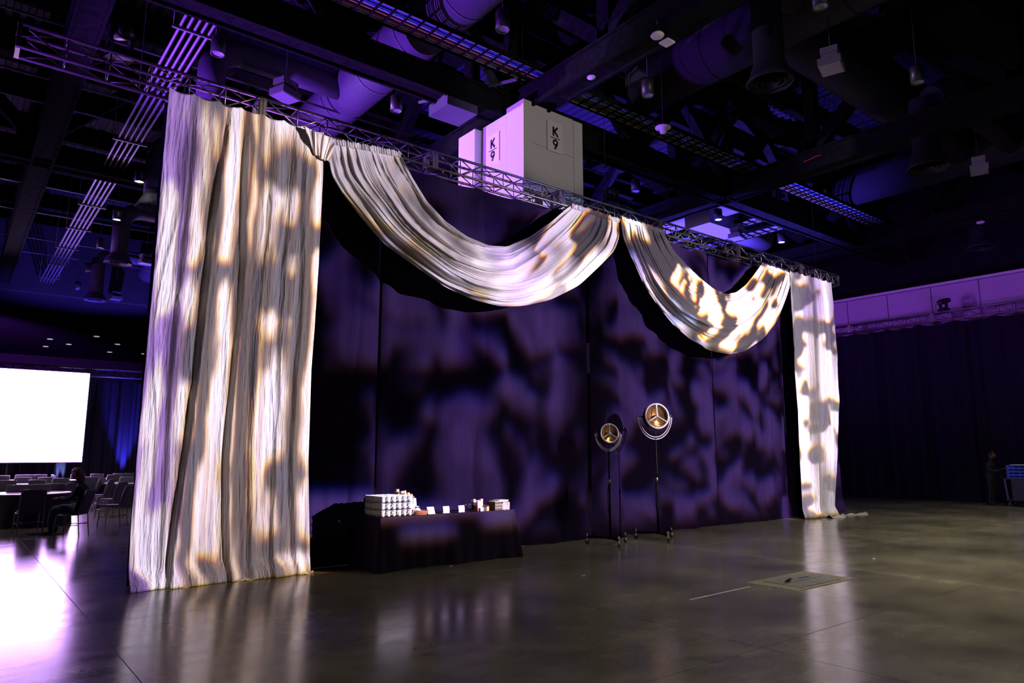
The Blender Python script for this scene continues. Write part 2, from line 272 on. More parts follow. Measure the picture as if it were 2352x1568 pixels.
# ------------------------------------------------------------------ mesh helpers
class MB:
    def __init__(s): s.v = []; s.f = []; s.sm = []
    def add(s, vs, fs, smooth=False):
        b = len(s.v); s.v += [tuple(p) for p in vs]; s.f += [tuple(b + i for i in f) for f in fs]; s.sm += [smooth] * len(fs); return s
    def box(s, x0, y0, z0, x1, y1, z1, M=None):
        vs = [Vector(p) for p in ((x0, y0, z0), (x1, y0, z0), (x1, y1, z0), (x0, y1, z0), (x0, y0, z1), (x1, y0, z1), (x1, y1, z1), (x0, y1, z1))]
        if M: vs = [M @ p for p in vs]
        return s.add(vs, [(0, 3, 2, 1), (4, 5, 6, 7), (0, 1, 5, 4), (1, 2, 6, 5), (2, 3, 7, 6), (3, 0, 4, 7)])
    def bar(s, a, b, w, h=None, up=(0, 0, 1)):
        a, b = Vector(a), Vector(b); h = h or w; d = (b - a); L = d.length; d = d / L; up = Vector(up)
        if abs(d.dot(up)) > .99: up = Vector((1, 0, 0)) if abs(d.x) < .9 else Vector((0, 1, 0))
        x = d.cross(up).normalized(); y = x.cross(d)
        vs = [a + x * (i * w / 2) + y * (j * h / 2) + d * k for k in (0, L) for i, j in ((-1, -1), (1, -1), (1, 1), (-1, 1))]
        return s.add(vs, [(0, 1, 2, 3), (7, 6, 5, 4), (0, 4, 5, 1), (1, 5, 6, 2), (2, 6, 7, 3), (3, 7, 4, 0)])
    def tube(s, pts, r, n=8, cap=True, closed=False):
        pts = [Vector(p) for p in pts]; N = len(pts); rs = r if hasattr(r, '__len__') else [r] * N; vs = []; px = None
        for i, p in enumerate(pts):
            t = (pts[(i + 1) % N] - pts[i - 1]) if closed else (pts[min(i + 1, N - 1)] - pts[max(i - 1, 0)])
            t.normalize(); px = px or (Vector((0, 0, 1)) if abs(t.z) < .9 else Vector((1, 0, 0)))
            x = t.cross(px).cross(t).normalized(); y = t.cross(x); px = x
            vs += [p + (x * math.cos(2 * PI * k / n) + y * math.sin(2 * PI * k / n)) * rs[i] for k in range(n)]
        fs = [(i * n + k, i * n + (k + 1) % n, ((i + 1) % N) * n + (k + 1) % n, ((i + 1) % N) * n + k) for i in range(N if closed else N - 1) for k in range(n)]
        s.add(vs, fs, True)
        if cap and not closed:
            b = len(s.v) - N * n; s.f.append(tuple(b + k for k in range(n - 1, -1, -1))); s.f.append(tuple(b + (N - 1) * n + k for k in range(n))); s.sm += [False, False]
        return s
    def lathe(s, prof, n=24, M=None, loc=(0, 0, 0)):
        M = M or Matrix.Translation(loc); vs = [M @ Vector((r * math.cos(2 * PI * k / n), r * math.sin(2 * PI * k / n), z)) for r, z in prof for k in range(n)]
        return s.add(vs, [(i * n + k, i * n + (k + 1) % n, (i + 1) * n + (k + 1) % n, (i + 1) * n + k) for i in range(len(prof) - 1) for k in range(n)], True)
    def disc(s, r, n=24, M=None, flip=False):
        M = M or Matrix(); vs = [M @ Vector((r * math.cos(2 * PI * k / n), r * math.sin(2 * PI * k / n), 0)) for k in range(n)]
        return s.add(vs, [tuple(range(n))[::-1] if flip else tuple(range(n))])
    def mesh(s, name, m):
        me = bpy.data.meshes.new(name); me.from_pydata(s.v, [], s.f); me.polygons.foreach_set('use_smooth', s.sm)
        if m: me.materials.append(m)
        me.update(); return me
    def build(s, name, m, parent=None, loc=None):
        o = bpy.data.objects.new(name, s.mesh(name, m)); C.objects.link(o)
        if parent: o.parent = parent
        if loc: o.location = loc
        return o
def tag(o, label=None, cat=None, group=None, kind=None):
    for k, v in (('label', label), ('category', cat), ('group', group), ('kind', kind)):
        if v: o[k] = v
    return o
def thing(name, label, cat, loc=(0, 0, 0), rz=0, group=None):
    o = bpy.data.objects.new(name, None); C.objects.link(o); o.location = loc; o.rotation_euler = (0, 0, rz); o.empty_display_size = .1
    return tag(o, label, cat, group)
def dup(root, loc, rz=None, label=None):
    def cp(o, p):
        c = o.copy(); C.objects.link(c)
        if p: c.parent = p
        for ch in kids.get(o.name, []): cp(ch, c)
        return c
    kids = {}
    for ch in root.children_recursive: kids.setdefault(ch.parent.name, []).append(ch)
    r = cp(root, None); r.location = loc
    if rz is not None: r.rotation_euler = (0, 0, rz)
    if label: r['label'] = label
    return r
def struct(o): o['kind'] = 'structure'; return o
def grid(name, fn, nu, nv, m, parent=None, thick=0):
    """a cloth surface: fn(u, v) -> point"""
    P = [fn(i / nu, j / nv) for j in range(nv + 1) for i in range(nu + 1)]
    me = bpy.data.meshes.new(name)
    me.from_pydata([tuple(p) for p in P], [], [(j * (nu + 1) + i, j * (nu + 1) + i + 1, (j + 1) * (nu + 1) + i + 1, (j + 1) * (nu + 1) + i) for j in range(nv) for i in range(nu)])
    me.polygons.foreach_set('use_smooth', [True] * len(me.polygons)); me.materials.append(m); me.update()
    o = bpy.data.objects.new(name, me); C.objects.link(o)
    if parent: o.parent = parent
    if thick:
        md = o.modifiers.new('s', 'SOLIDIFY'); md.thickness = thick; md.offset = 0
    return o
lerp = lambda a, b, t: a + (b - a) * t
_vt = np.random.RandomState(99).rand(512)
def vn(x, seed=0):
    """smooth 1-D value noise in -1..1"""
    x += seed * 37.3; i = math.floor(x); f = x - i; f = f * f * (3 - 2 * f); return (_vt[i % 512] * (1 - f) + _vt[(i + 1) % 512] * f) * 2 - 1
def interp(x, xs, ys): return float(np.interp(x, xs, ys))
sstep = lambda a, b, x: (lambda t: t * t * (3 - 2 * t))(min(1, max(0, (x - a) / (b - a))))
# ------------------------------------------------------------------ floor: polished concrete slabs between saw-cut joints
def floor_mat():
    m = bpy.data.materials.new('polished concrete'); m.use_nodes = True; t = m.node_tree; n = t.nodes; L = t.links; b = n['Principled BSDF']
    g = n.new('ShaderNodeNewGeometry')
    def noise(s, d, sc=(1, 1, 1)):
        mp = n.new('ShaderNodeMapping'); mp.inputs['Scale'].default_value = sc; L.new(g.outputs['Position'], mp.inputs[0])
        q = n.new('ShaderNodeTexNoise'); q.inputs['Scale'].default_value = s; q.inputs['Detail'].default_value = d; q.inputs['Roughness'].default_value = .62; L.new(mp.outputs[0], q.inputs[0]); return q.outputs[0]
    a = noise(.55, 8); c = noise(1.7, 9, (1, 1.7, 1)); e = noise(30, 3)
    def mr(i, lo, hi, o0, o1):
        r = n.new('ShaderNodeMapRange'); L.new(i, r.inputs[0]); [setattr(r.inputs[k], 'default_value', v) for k, v in ((1, lo), (2, hi), (3, o0), (4, o1))]; return r.outputs[0]
    def mth(op, p, q):
        x = n.new('ShaderNodeMath'); x.operation = op
        for i, v in enumerate((p, q)):
            if isinstance(v, (int, float)): x.inputs[i].default_value = v
            else: L.new(v, x.inputs[i])
        return x.outputs[0]
    f = mth('MULTIPLY', mr(a, .28, .72, .42, 1.6), mr(c, .28, .72, .80, 1.2))
    # yellowish sealer stain along the joint at x = 10.6
    sp = n.new('ShaderNodeSeparateXYZ'); L.new(g.outputs['Position'], sp.inputs[0])
    dx = mth('ABSOLUTE', mth('SUBTRACT', mth('ADD', sp.outputs[0], mr(c, .3, .7, -.12, .12)), 10.6), 0)
    st = mr(dx, .06, .22, 1.0, 0.0)
    cr = n.new('ShaderNodeMix'); cr.data_type = 'RGBA'; cr.inputs[6].default_value = (.142, .130, .090, 1); cr.inputs[7].default_value = (.19, .178, .12, 1); L.new(st, cr.inputs[0])
    vs = n.new('ShaderNodeVectorMath'); vs.operation = 'SCALE'; L.new(cr.outputs[2], vs.inputs[0]); L.new(f, vs.inputs['Scale']); L.new(vs.outputs[0], b.inputs['Base Color'])
    L.new(mr(c, .3, .7, .15, .24), b.inputs['Roughness']); b.inputs['Specular IOR Level'].default_value = .5
    bp = n.new('ShaderNodeBump'); bp.inputs['Strength'].default_value = .05; bp.inputs['Distance'].default_value = .006; L.new(c, bp.inputs['Height']); L.new(bp.outputs[0], b.inputs['Normal'])
    return m
M_conc = floor_mat(); M_joint = mat('joint filler', (.05, .048, .04), .7)
fl = struct(MB().box(-14, -9, -.2, 31, 64, -.004).build('floor', M_joint))
xs_ = [-14, -8, -3.4, 1.3, 5.75, 10.6, 15.2, 19.8, 24.4, 31]; ys_ = [-9, -5.5, -.9, 3.74, 8.38, 13, 17.6, 22.2, 26.8, 31.4, 36, 64]
for i in range(len(xs_) - 1):
    for j in range(len(ys_) - 1):
        MB().box(xs_[i] + .004, ys_[j] + .004, -.1, xs_[i + 1] - .004, ys_[j + 1] - .004, 0).build('slab', M_conc, fl)
# ------------------------------------------------------------------ walls and roof
M_hallwall = mat('dark hall wall', (.03, .026, .032), .8, n_scale=1, n_amt=.1)
struct(MB().box(28.85, -9, 0, 29.1, 37, 6.3).build('wall_right', M_hallwall))
wr2 = struct(MB().box(29.35, -9, 7.95, 29.6, 37, 12.3).build('wall_right_upper', mat('black upper wall', (.010, .009, .011), .9, spec=.05)))
struct(MB().box(-14, 62, 0, 31, 62.3, 12.3).build('wall_rear', M_hallwall)); struct(MB().box(-14.3, -9, 0, -14, 62, 12.3).build('wall_left', M_hallwall))
struct(MB().box(-14, -9.3, 0, 31, -9, 12.3).build('wall_front', M_hallwall))
M_band = mat('pale wall panel', (.42, .38, .42), .6, n_scale=.8, n_amt=.05)
bd = struct(MB().box(28.9, -9, 6.2, 29.2, 37, 7.9).build('wall_right_band', M_hallwall))
yy = -8.6
while yy < 30:
    MB().box(28.62, yy + .008, 6.25, 28.9, yy + 1.58, 7.86).build('panel', M_band, bd); yy += 1.6
struct(MB().box(28.5, -9, 7.88, 29.4, 37, 7.97).build('trim_1', mat('pale cap trim', (.6, .6, .6), .4)))
# ceiling deck, corrugated along Y
dk = MB(); x = -14; n_ = int(45 / .3)
for k in range(n_):
    a = -14 + k * .3
    dk.add([(a, -9, 12.2), (a + .12, -9, 12.2), (a + .16, -9, 12.27), (a + .26, -9, 12.27), (a + .3, -9, 12.2), (a, 40, 12.2), (a + .12, 40, 12.2), (a + .16, 40, 12.27), (a + .26, 40, 12.27), (a + .3, 40, 12.2)],
           [(i, i + 5, i + 6, i + 1) for i in range(4)])
struct(dk.build('ceiling', M_deck))
struct(MB().box(-14, -9, 12.3, 31, 64, 12.5).build('ceiling_slab', M_deck))
lc = struct(MB().box(-14, 37.5, 8.75, 31, 62, 8.95).build('ceiling_low_rear', M_deck))
struct(MB().box(-14, 37.3, 8.75, 31, 37.5, 12.3).build('trim_2', M_hallwall))
k = 0
for px, py in ((115, 778), (105, 795), (270, 790), (252, 808), (330, 812), (222, 772), (158, 790)):
    p = at(px, py, Z=8.74); o = MB().lathe([(.0, 0), (.16, 0), (.16, .03)], 12, Matrix.Translation(p) @ Matrix.Rotation(PI, 4, 'X')).build('recessed_light', mat('dim recessed lens', (.5, .5, .5), .4, emit=(1, .9, .8, .35)))
    tag(o, 'small round light recessed in the low dark rear ceiling', 'light', 'recessed lights in the rear ceiling')
# ------------------------------------------------------------------ roof trusses
def roof_truss(axis, c0, lo, hi, node0, label, bay=8.2, cat='beam'):
    """bottom chord z 9..9.55, top chord 11.6..12; axis 'x' or 'y' is the run, c0 the near face of the chord"""
    t = thing('roof_truss', label, cat)
    def pt(s, z, o=.25): return (s, c0 + o, z) if axis == 'x' else (c0 + o, s, z)
    for nm, z0, z1 in (('bottom_chord', 9.0, 9.5), ('top_chord', 11.6, 12.1)):
        m = MB()
        for za, zb, w_ in ((z0, z0 + .05, .25), (z1 - .05, z1, .25), (z0 + .05, z1 - .05, .19)):
            m.box(lo, c0 + .25 - w_, za, hi, c0 + .25 + w_, zb) if axis == 'x' else m.box(c0 + .25 - w_, lo, za, c0 + .25 + w_, hi, zb)
        if z0 == 9.0:
            for o_ in (0, .44):
                m.box(lo, c0 + o_, z0 - .06, hi, c0 + o_ + .06, z0) if axis == 'x' else m.box(c0 + o_, lo, z0 - .06, c0 + o_ + .06, hi, z0)
        m.build(nm, M_steelblk, t)
    s = node0 - math.ceil((node0 - lo) / (bay / 2)) * bay / 2
    while s < hi + 2:
        for a, b in ((s, s), (s, s - bay / 4), (s, s + bay / 4)):
            if lo <= a <= hi and lo <= b <= hi:
                MB().bar(pt(a, 9.5), pt(b, 11.6), .3, .26, up=(0, 1, 0) if axis == 'x' else (1, 0, 0)).build('web_member', M_steelblk, t)
        if lo <= s <= hi:
            g = MB()
            (g.box(s - .45, c0 + .22, 9.4, s + .45, c0 + .28, 10.0) if axis == 'x' else g.box(c0 + .22, s - .45, 9.4, c0 + .28, s + .45, 10.0)); g.build('gusset_plate', M_steelblk, t)
        s += bay / 2
    return t
roof_truss('x', 11.4, -14, 28.8, 9.25, 'deep black roof truss running behind and above the draped wall')
roof_truss('x', 20.6, -14, 28.8, 9.25, 'black roof truss crossing the far hall beyond the pale column box')
roof_truss('x', 2.4, -14, 28.8, 9.25, 'black roof truss nearest the camera overhead')
for x0, nd, lb in ((.95, 8.7, 'black roof truss with purple edges running away at the far left'), (9.0, 8.7, 'purple-lit roof truss running over the pale column box'),
                   (16.9, 8.83, 'black roof truss in the upper right passing beyond the second swag'), (24.9, 8.8, 'black roof truss closest to the right-hand wall')):
    roof_truss('y', x0, -9, 37, nd, lb, 9.1)
# joists between them
jl = [('slim black roof joist spanning across near the ceiling deck', 'roof joists under the deck')]
for j in range(18):
    y = -7.6 + 2.45 * j
    t = thing('roof_joist', jl[0][0], 'joist', (0, y, 11.0), 0, jl[0][1])
    MB().box(-14, -.09, .55, 28.8, .09, .6).build('top_flange', M_steelblk, t)
    MB().box(-14, -.09, 0, 28.8, .09, .04).box(-14, -.012, .04, 28.8, .012, .55).build('bottom_flange', M_steelblk, t)
# thin sprinkler pipes across
for j, (y, z) in enumerate(((12.9, 9.6), (15.3, 9.9), (17.4, 9.7), (19.2, 9.9), (22.2, 9.8), (24.9, 9.7), (28.2, 9.8), (31.4, 9.7), (34.6, 9.9))):
    tag(MB().tube([(-14, y, z), (8.8, y, z)], .03, 6).build('sprinkler_pipe', mat('pipe paint', (.10, .09, .11), .4)), 'thin dark sprinkler pipe crossing the left part of the roof', 'pipe', 'sprinkler pipes crossing at the left')
# bundle of five conduits
cr = thing('conduit_rack', 'bundle of five parallel conduits on cross struts, running away at upper left', 'conduit')
for k in range(5):
    MB().tube([(2.55 + k * .12, 6, 9.25), (2.55 + k * .12, 37.2, 9.25)], .03, 6).build('conduit', mat('galvanised conduit', (.22, .2, .24), .45, .2), cr)
for j in range(11):
    y = 7 + j * 2.9; MB().bar((2.42, y, 9.2), (3.18, y, 9.2), .04).build('strut', M_grey, cr)
    MB().tube([(2.44, y, 9.2), (2.44, y, 12.2)], .008, 5).build('hanger_rod', M_grey, cr); MB().tube([(3.16, y, 9.2), (3.16, y, 12.2)], .008, 5).build('hanger_rod', M_grey, cr)
# cable tray above the draped wall
def tray(lo, hi, c, z, axis, label, w=.6, cables=True):
    t = thing('cable_tray', label, 'tray')
    P = lambda s, o, dz=0: (s, c + o, z + dz) if axis == 'x' else (c + o, s, z + dz)
    for o in (-w / 2, w / 2): MB().bar(P(lo, o, .05), P(hi, o, .05), .03, .1).build('side_rail', M_steelblk, t)
    r = MB(); s = lo + .15
    while s < hi: r.bar(P(s, -w / 2), P(s, w / 2), .04, .025); s += .3
    tag(r.build('rungs', M_steelblk, t), kind='stuff')
    s = lo + 1
    while s < hi:
        for o in (-w / 2 - .02, w / 2 + .02): MB().tube([P(s, o), P(s, o, 12.15 - z)], .012, 5).build('hanger_rod', M_steelblk, t)
        s += 3.2
    if cables:
        for k in range(9):
            o = -w / 2 + .05 + k * (w - .1) / 8 + random.uniform(-.01, .01)
            pts = [P(lo + (hi - lo) * q / 14, o + random.uniform(-.008, .008), .035 + .012 * (k % 2)) for q in range(15)]
            MB().tube(pts, .016 if k % 3 else .024, 5).build('cable', [M_greyC, M_blueC, M_blueC, M_greyC, M_cable, M_yelC, M_cable, M_yelC, M_greyC][k], t)
tray(-2, 27.5, 10.82, 9.68, 'x', 'long ladder cable tray with blue and yellow cables above the draped wall')
tray(12.2, 21, 20.6, 9.4, 'y', 'blue-lit ladder tray behind the right end of the draped wall, left one', cables=True)
tray(12.2, 21, 21.9, 9.4, 'y', 'blue-lit ladder tray behind the right end of the draped wall, right one', cables=True)
# ducts
def arc(cx, cy, z, r, a0, a1, plane, n=8):
    out = []
    for i in range(n + 1):
        a = lerp(a0, a1, i / n); out.append((cx + r * math.cos(a), cy, z + r * math.sin(a)) if plane == 'xz' else (cx + r * math.cos(a), cy + r * math.sin(a), z))
    return out
def rings(t, pos, lo, hi, r, step=1.5):
    s = lo + step; me = None
    while s < hi:
        me = me or MB().tube([(0, -.02, 0), (0, .02, 0)], r + .015, 24).mesh('joint_ring', M_duct)
        o = bpy.data.objects.new('joint_ring', me); C.objects.link(o); o.parent = t; o.location = (pos[0], s, pos[1]); s += step
def diffuser_on(t, x, y, ztop, zb, rn=.27, rf=.46):
    """neck, flared bell and concentric rings of a round ceiling diffuser; opening at zb"""
    MB().lathe([(rn, ztop), (rn, zb + .35), (rn + .03, zb + .3), (rf - .06, zb + .1), (rf, zb), (rf - .02, zb - .03)], 28, loc=(x, y, 0)).build('diffuser_bell', M_duct, t)
    c = MB().lathe([(rf - .03, zb - .02), (rf - .06, zb + .04), (rf - .12, zb + .06)], 28, loc=(x, y, 0)).build('outer_ring', M_duct, t)
    for q, rr in enumerate((rf - .15, rf - .25, rf - .35)):
        MB().lathe([(rr, zb - .01), (rr - .06, zb + .05), (rr - .07, zb + .05), (rr - .01, zb - .01)], 24, loc=(x, y, 0)).build('cone_ring', M_duct, t)
def under(x, y):
    return 9.88 if abs(x - 12.45) < .6 or abs(x - 22.8) < .6 or abs(x - 6.93) < .55 else (9.55 if abs(x - 19.6) < .5 and y > 12.6 else 12.19)
d1 = thing('air_duct', 'big round purple-lit air duct running above the left drape', 'duct')
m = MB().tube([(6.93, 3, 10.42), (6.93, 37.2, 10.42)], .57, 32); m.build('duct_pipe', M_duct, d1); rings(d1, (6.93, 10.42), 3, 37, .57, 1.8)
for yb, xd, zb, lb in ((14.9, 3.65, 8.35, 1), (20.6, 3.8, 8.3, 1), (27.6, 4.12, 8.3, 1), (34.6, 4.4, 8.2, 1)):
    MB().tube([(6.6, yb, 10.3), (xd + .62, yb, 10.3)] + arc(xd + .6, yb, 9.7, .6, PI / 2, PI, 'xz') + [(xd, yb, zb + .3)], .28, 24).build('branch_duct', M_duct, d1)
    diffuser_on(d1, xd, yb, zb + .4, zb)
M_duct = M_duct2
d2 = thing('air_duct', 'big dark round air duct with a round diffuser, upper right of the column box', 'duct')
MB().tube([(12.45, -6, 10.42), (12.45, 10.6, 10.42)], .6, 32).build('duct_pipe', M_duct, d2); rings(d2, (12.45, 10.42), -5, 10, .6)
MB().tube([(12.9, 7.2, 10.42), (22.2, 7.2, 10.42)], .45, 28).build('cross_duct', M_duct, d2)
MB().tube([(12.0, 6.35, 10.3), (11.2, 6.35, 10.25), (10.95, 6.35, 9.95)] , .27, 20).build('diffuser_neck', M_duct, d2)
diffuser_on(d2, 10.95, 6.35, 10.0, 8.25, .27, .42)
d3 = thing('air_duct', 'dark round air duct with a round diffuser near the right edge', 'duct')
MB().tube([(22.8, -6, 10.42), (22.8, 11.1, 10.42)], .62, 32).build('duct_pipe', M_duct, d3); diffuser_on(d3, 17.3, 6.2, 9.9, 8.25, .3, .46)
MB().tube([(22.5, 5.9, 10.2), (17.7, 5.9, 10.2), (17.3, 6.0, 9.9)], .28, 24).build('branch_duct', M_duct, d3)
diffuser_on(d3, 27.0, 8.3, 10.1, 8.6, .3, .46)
M_duct, M_dk = mat('duct paint blue-lit copy', (.24, .23, .26), .5), M_duct  # duct colour made paler so the blue light on it looks brighter
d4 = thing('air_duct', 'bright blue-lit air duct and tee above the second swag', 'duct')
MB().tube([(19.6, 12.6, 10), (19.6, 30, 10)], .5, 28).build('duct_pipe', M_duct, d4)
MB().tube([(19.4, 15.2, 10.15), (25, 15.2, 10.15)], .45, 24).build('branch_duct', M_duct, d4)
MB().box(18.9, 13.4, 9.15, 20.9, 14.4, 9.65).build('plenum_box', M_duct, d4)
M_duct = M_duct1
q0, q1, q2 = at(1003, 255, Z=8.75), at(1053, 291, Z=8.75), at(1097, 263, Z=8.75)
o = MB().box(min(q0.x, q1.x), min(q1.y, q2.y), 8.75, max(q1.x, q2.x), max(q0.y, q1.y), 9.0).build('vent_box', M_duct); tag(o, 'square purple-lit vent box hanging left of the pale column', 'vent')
o = MB().bar((7.85, 13.4, 9.75), (8.6, 10.7, 9.4), .05).build('sloping_pipe', M_grey); tag(o, 'thin sloping pipe beside the purple duct', 'pipe')

rp = [at(px, py, X=16.88) for px, py in ((1846, 371), (1856, 368), (1866, 363), (1876, 358), (1888, 356))]
tag(MB().tube(rp, .012, 5).build('red_cord', mat('red cord', (.6, .03, .03), .5)), 'short red cord lying along the roof truss in the upper right', 'cord')
# ------------------------------------------------------------------ column box with the K 9 signs
XL, YF = 8.78, 10.69; XR = at(1337, 283, Y=YF).x
cb = thing('column_cladding', 'tall pale square column box with K 9 signs rising behind the draped wall', 'column')
MB().box(XL, YF, 0, XL + .28, 11.27, 9.03).build('corner_panel', M_white, cb); MB().box(XL, 11.274, 0, XL + .28, 12.15, 8.91).build('left_panel', M_white, cb)
xa = at(1226, 235, Y=YF).x; xb = at(1317, 270, Y=YF).x
MB().box(XL + .284, YF + .012, 8.12, xb - .004, 12.1, 9.0).build('upper_panel', M_white, cb)
MB().box(XL + .284, YF + .012, 0, xb - .004, 12.1, 8.112).build('lower_panel', M_white, cb)
MB().box(xb, YF, 0, XR, 12.15, 8.98).build('corner_panel', M_white, cb)
MB().box(XL - .19, 12.18, 0, XL + .6, 12.82, 8.86).build('side_box', M_white, cb)
MB().box(XL + .02, 12.15, 0, XR - .02, 12.5, 8.6).build('rear_panel', M_white, cb)
def sign(M, label):
    t = thing('column_sign', label, 'sign')
    def B(mb, *a): return mb
    MB().box(0, -.02, 0, .44, 0, .68, M).build('board', mat('sign board', (.88, .82, .78), .5), t)
    y0, y1 = -.026, -.0201
    def st(m, a, b, w_=.046):
        a = Vector((a[0], 0, a[1])); b = Vector((b[0], 0, b[1])); d = (b - a).normalized(); q = Vector((-d.z, 0, d.x)) * w_ / 2
        p = [a - q, b - q, b + q, a + q]; vs = [M @ Vector((v.x, yy, v.z)) for yy in (y0, y1) for v in p]
        m.add(vs, [(0, 1, 2, 3), (7, 6, 5, 4), (0, 4, 5, 1), (1, 5, 6, 2), (2, 6, 7, 3), (3, 7, 4, 0)])
    k = MB(); st(k, (.165, .36), (.165, .57)); st(k, (.18, .46), (.285, .57)); st(k, (.195, .475), (.295, .36)); k.build('letter_k', M_ink, t)
    k = MB(); st(k, (.08, .315), (.36, .315), .016); k.build('rule_line', M_ink, t)
    k = MB(); R_, r_ = .076, .034; n = 22; vs = []
    for yy in (y0, y1):
        for rr in (R_, r_): vs += [M @ Vector((.22 + rr * math.cos(2 * PI * i / n), yy, .215 + rr * math.sin(2 * PI * i / n))) for i in range(n)]
    fs = []
    for i in range(n):
        j = (i + 1) % n; fs += [(i, j, n + j, n + i), (3 * n + i, 3 * n + j, 2 * n + j, 2 * n + i), (i, 2 * n + i, 2 * n + j, j), (n + i, n + j, 3 * n + j, 3 * n + i)]
    k.add(vs, fs); st(k, (.274, .19), (.20, .065)); k.build('digit_9', M_ink, t)
sign(Matrix.Translation((at(1256, 276, Y=YF).x, YF - .001, 8.07)), 'white K 9 sign board on the grey right face of the column box')
ya = at(1120, 320, X=XL).y
sign(Matrix.Translation((XL - .001, ya, 7.93)) @ Matrix.Rotation(-PI / 2, 4, 'Z'), 'white K 9 sign board on the violet-lit left face of the column box')
# ------------------------------------------------------------------ box trusses
class BR:
    def __init__(s): s.l = []
    def tube(s, p, r, n=6): s.l.append((p[0], p[1], r))
def box_truss(axis, c0, z0, lo, hi, label, d=.3, sec=3.05, name='stage_truss', single=False):
    t = thing(name, label, 'truss')
    P = (lambda s, o, z: (s, c0 + o, z)) if axis == 'x' else (lambda s, o, z: (c0 + o, s, z))
    for o in (0, d):
        for z in (z0, z0 + d): MB().tube([P(lo, o, z), P(hi, o, z)], .025, 8).build('chord', M_alu, t)
    s = lo; 
    while s < hi - .1:
        e = min(s + sec, hi)
        for q in (s + .03, e - .03):
            m = MB()
            for a, b in (((0, z0), (0, z0 + d)), ((d, z0), (d, z0 + d)), ((0, z0), (d, z0)), ((0, z0 + d), (d, z0 + d))): m.bar(P(q, *a), P(q, *b), .05, .05)
            m.build('end_frame', M_alu, t)
        nb = 6; L = (e - s - .1) / nb; br = BR(); vt = BR()
        for i in range(nb):
            a = s + .05 + i * L; b = a + L; up = i % 2
            for o in (0, d): br.tube([P(a, o, z0 if up else z0 + d), P(b, o, z0 + d if up else z0)], .011, 6)
            for z in (z0, z0 + d): br.tube([P(a, 0 if up else d, z), P(b, d if up else 0, z)], .011, 6)
            if i:
                for o in (0, d): vt.tube([P(a, o, z0), P(a, o, z0 + d)], .011, 6)
                for z in (z0, z0 + d): vt.tube([P(a, 0, z), P(a, d, z)], .011, 6)
        for q, nm_ in ((br, 'diagonal_brace'), (vt, 'cross_brace')):
            if single:
                for a, b, r_ in q.l: MB().tube([a, b], r_, 6).build(nm_, M_alu, t)
            else:
                m = MB()
                for a, b, r_ in q.l: m.tube([a, b], r_, 6)
                tag(m.build(nm_ + 's', M_alu, t), kind='stuff')
        s = e
    return t
box_truss('x', 10.12, 6.66, .18, 20.6, 'long aluminium box truss carrying the black and ivory drapes', single=True)
box_truss('y', 27.75, 6.42, -8, 18.5, 'dark box truss along the right-hand wall above the black curtain')
box_truss('x', 32.9, 4.78, -8, 16, 'blue-lit box truss above the curtain behind the video screen')
for x, l in ((1.6, 'left end'), (10.75, 'middle'), (19.6, 'right end')):
    o = MB().tube([(x, 10.27, 6.95), (x, 10.27, 12.1)], .006, 5).build('rigging_cable', M_cable); tag(o, 'thin steel cable hanging the drape truss, %s' % l, 'cable')
# ------------------------------------------------------------------ moving heads
def moving_head(x, y, z, rz, tilt, label, lensmat=M_lens_off):
    t = thing('moving_light', label, 'stage light', (x, y, z), rz)
    MB().box(-.15, -.13, -.02, .15, .13, .11).build('base', M_black_pl, t)
    MB().bar((-.14, 0, .1), (-.14, 0, .42), .09, .05).bar((.14, 0, .1), (.14, 0, .42), .09, .05).bar((-.16, 0, .13), (.16, 0, .13), .09, .06).build('yoke', M_black_pl, t)
    R = Matrix.Translation((0, 0, .38)) @ Matrix.Rotation(tilt, 4, 'X')
    h = MB().lathe([(0, -.22), (.08, -.2), (.105, -.1), (.11, .08), (.09, .2), (.085, .26)], 18, R).build('head', M_black_pl, t)
    MB().lathe([(0, .255), (.07, .25), (.085, .262)], 18, R).build('lens', lensmat, h)
    MB().tube([(.1, .1, .05), (.22, .14, .16), (.26, .1, .3), (.2, .05, .36)], .008, 5).build('power_lead', M_cable, t)
moving_head(1.32, 10.27, 6.98, math.radians(200), math.radians(70), 'dark moving stage light standing on the left end of the drape truss')
moving_head(10.93, 10.27, 6.98, math.radians(150), math.radians(65), 'moving stage light with pale lens above the joint of the two swags')
moving_head(27.9, 9.95, 6.74, math.radians(60), math.radians(75), 'moving stage light on the truss at the right-hand wall')
cc = MB()
for k in range(5):
    cc.tube([(11.45 + (.32 + .015 * k) * math.cos(a * PI / 10), 10.27 + .12 * math.sin(a * PI / 10), 7.0 + .02 * k + .04 * math.sin(a * .9 + k)) for a in range(20)], .011, 5, closed=True)
tag(cc.build('cable_coil', M_cable), 'coil of black cable lying on the drape truss beside the moving light', 'cable')
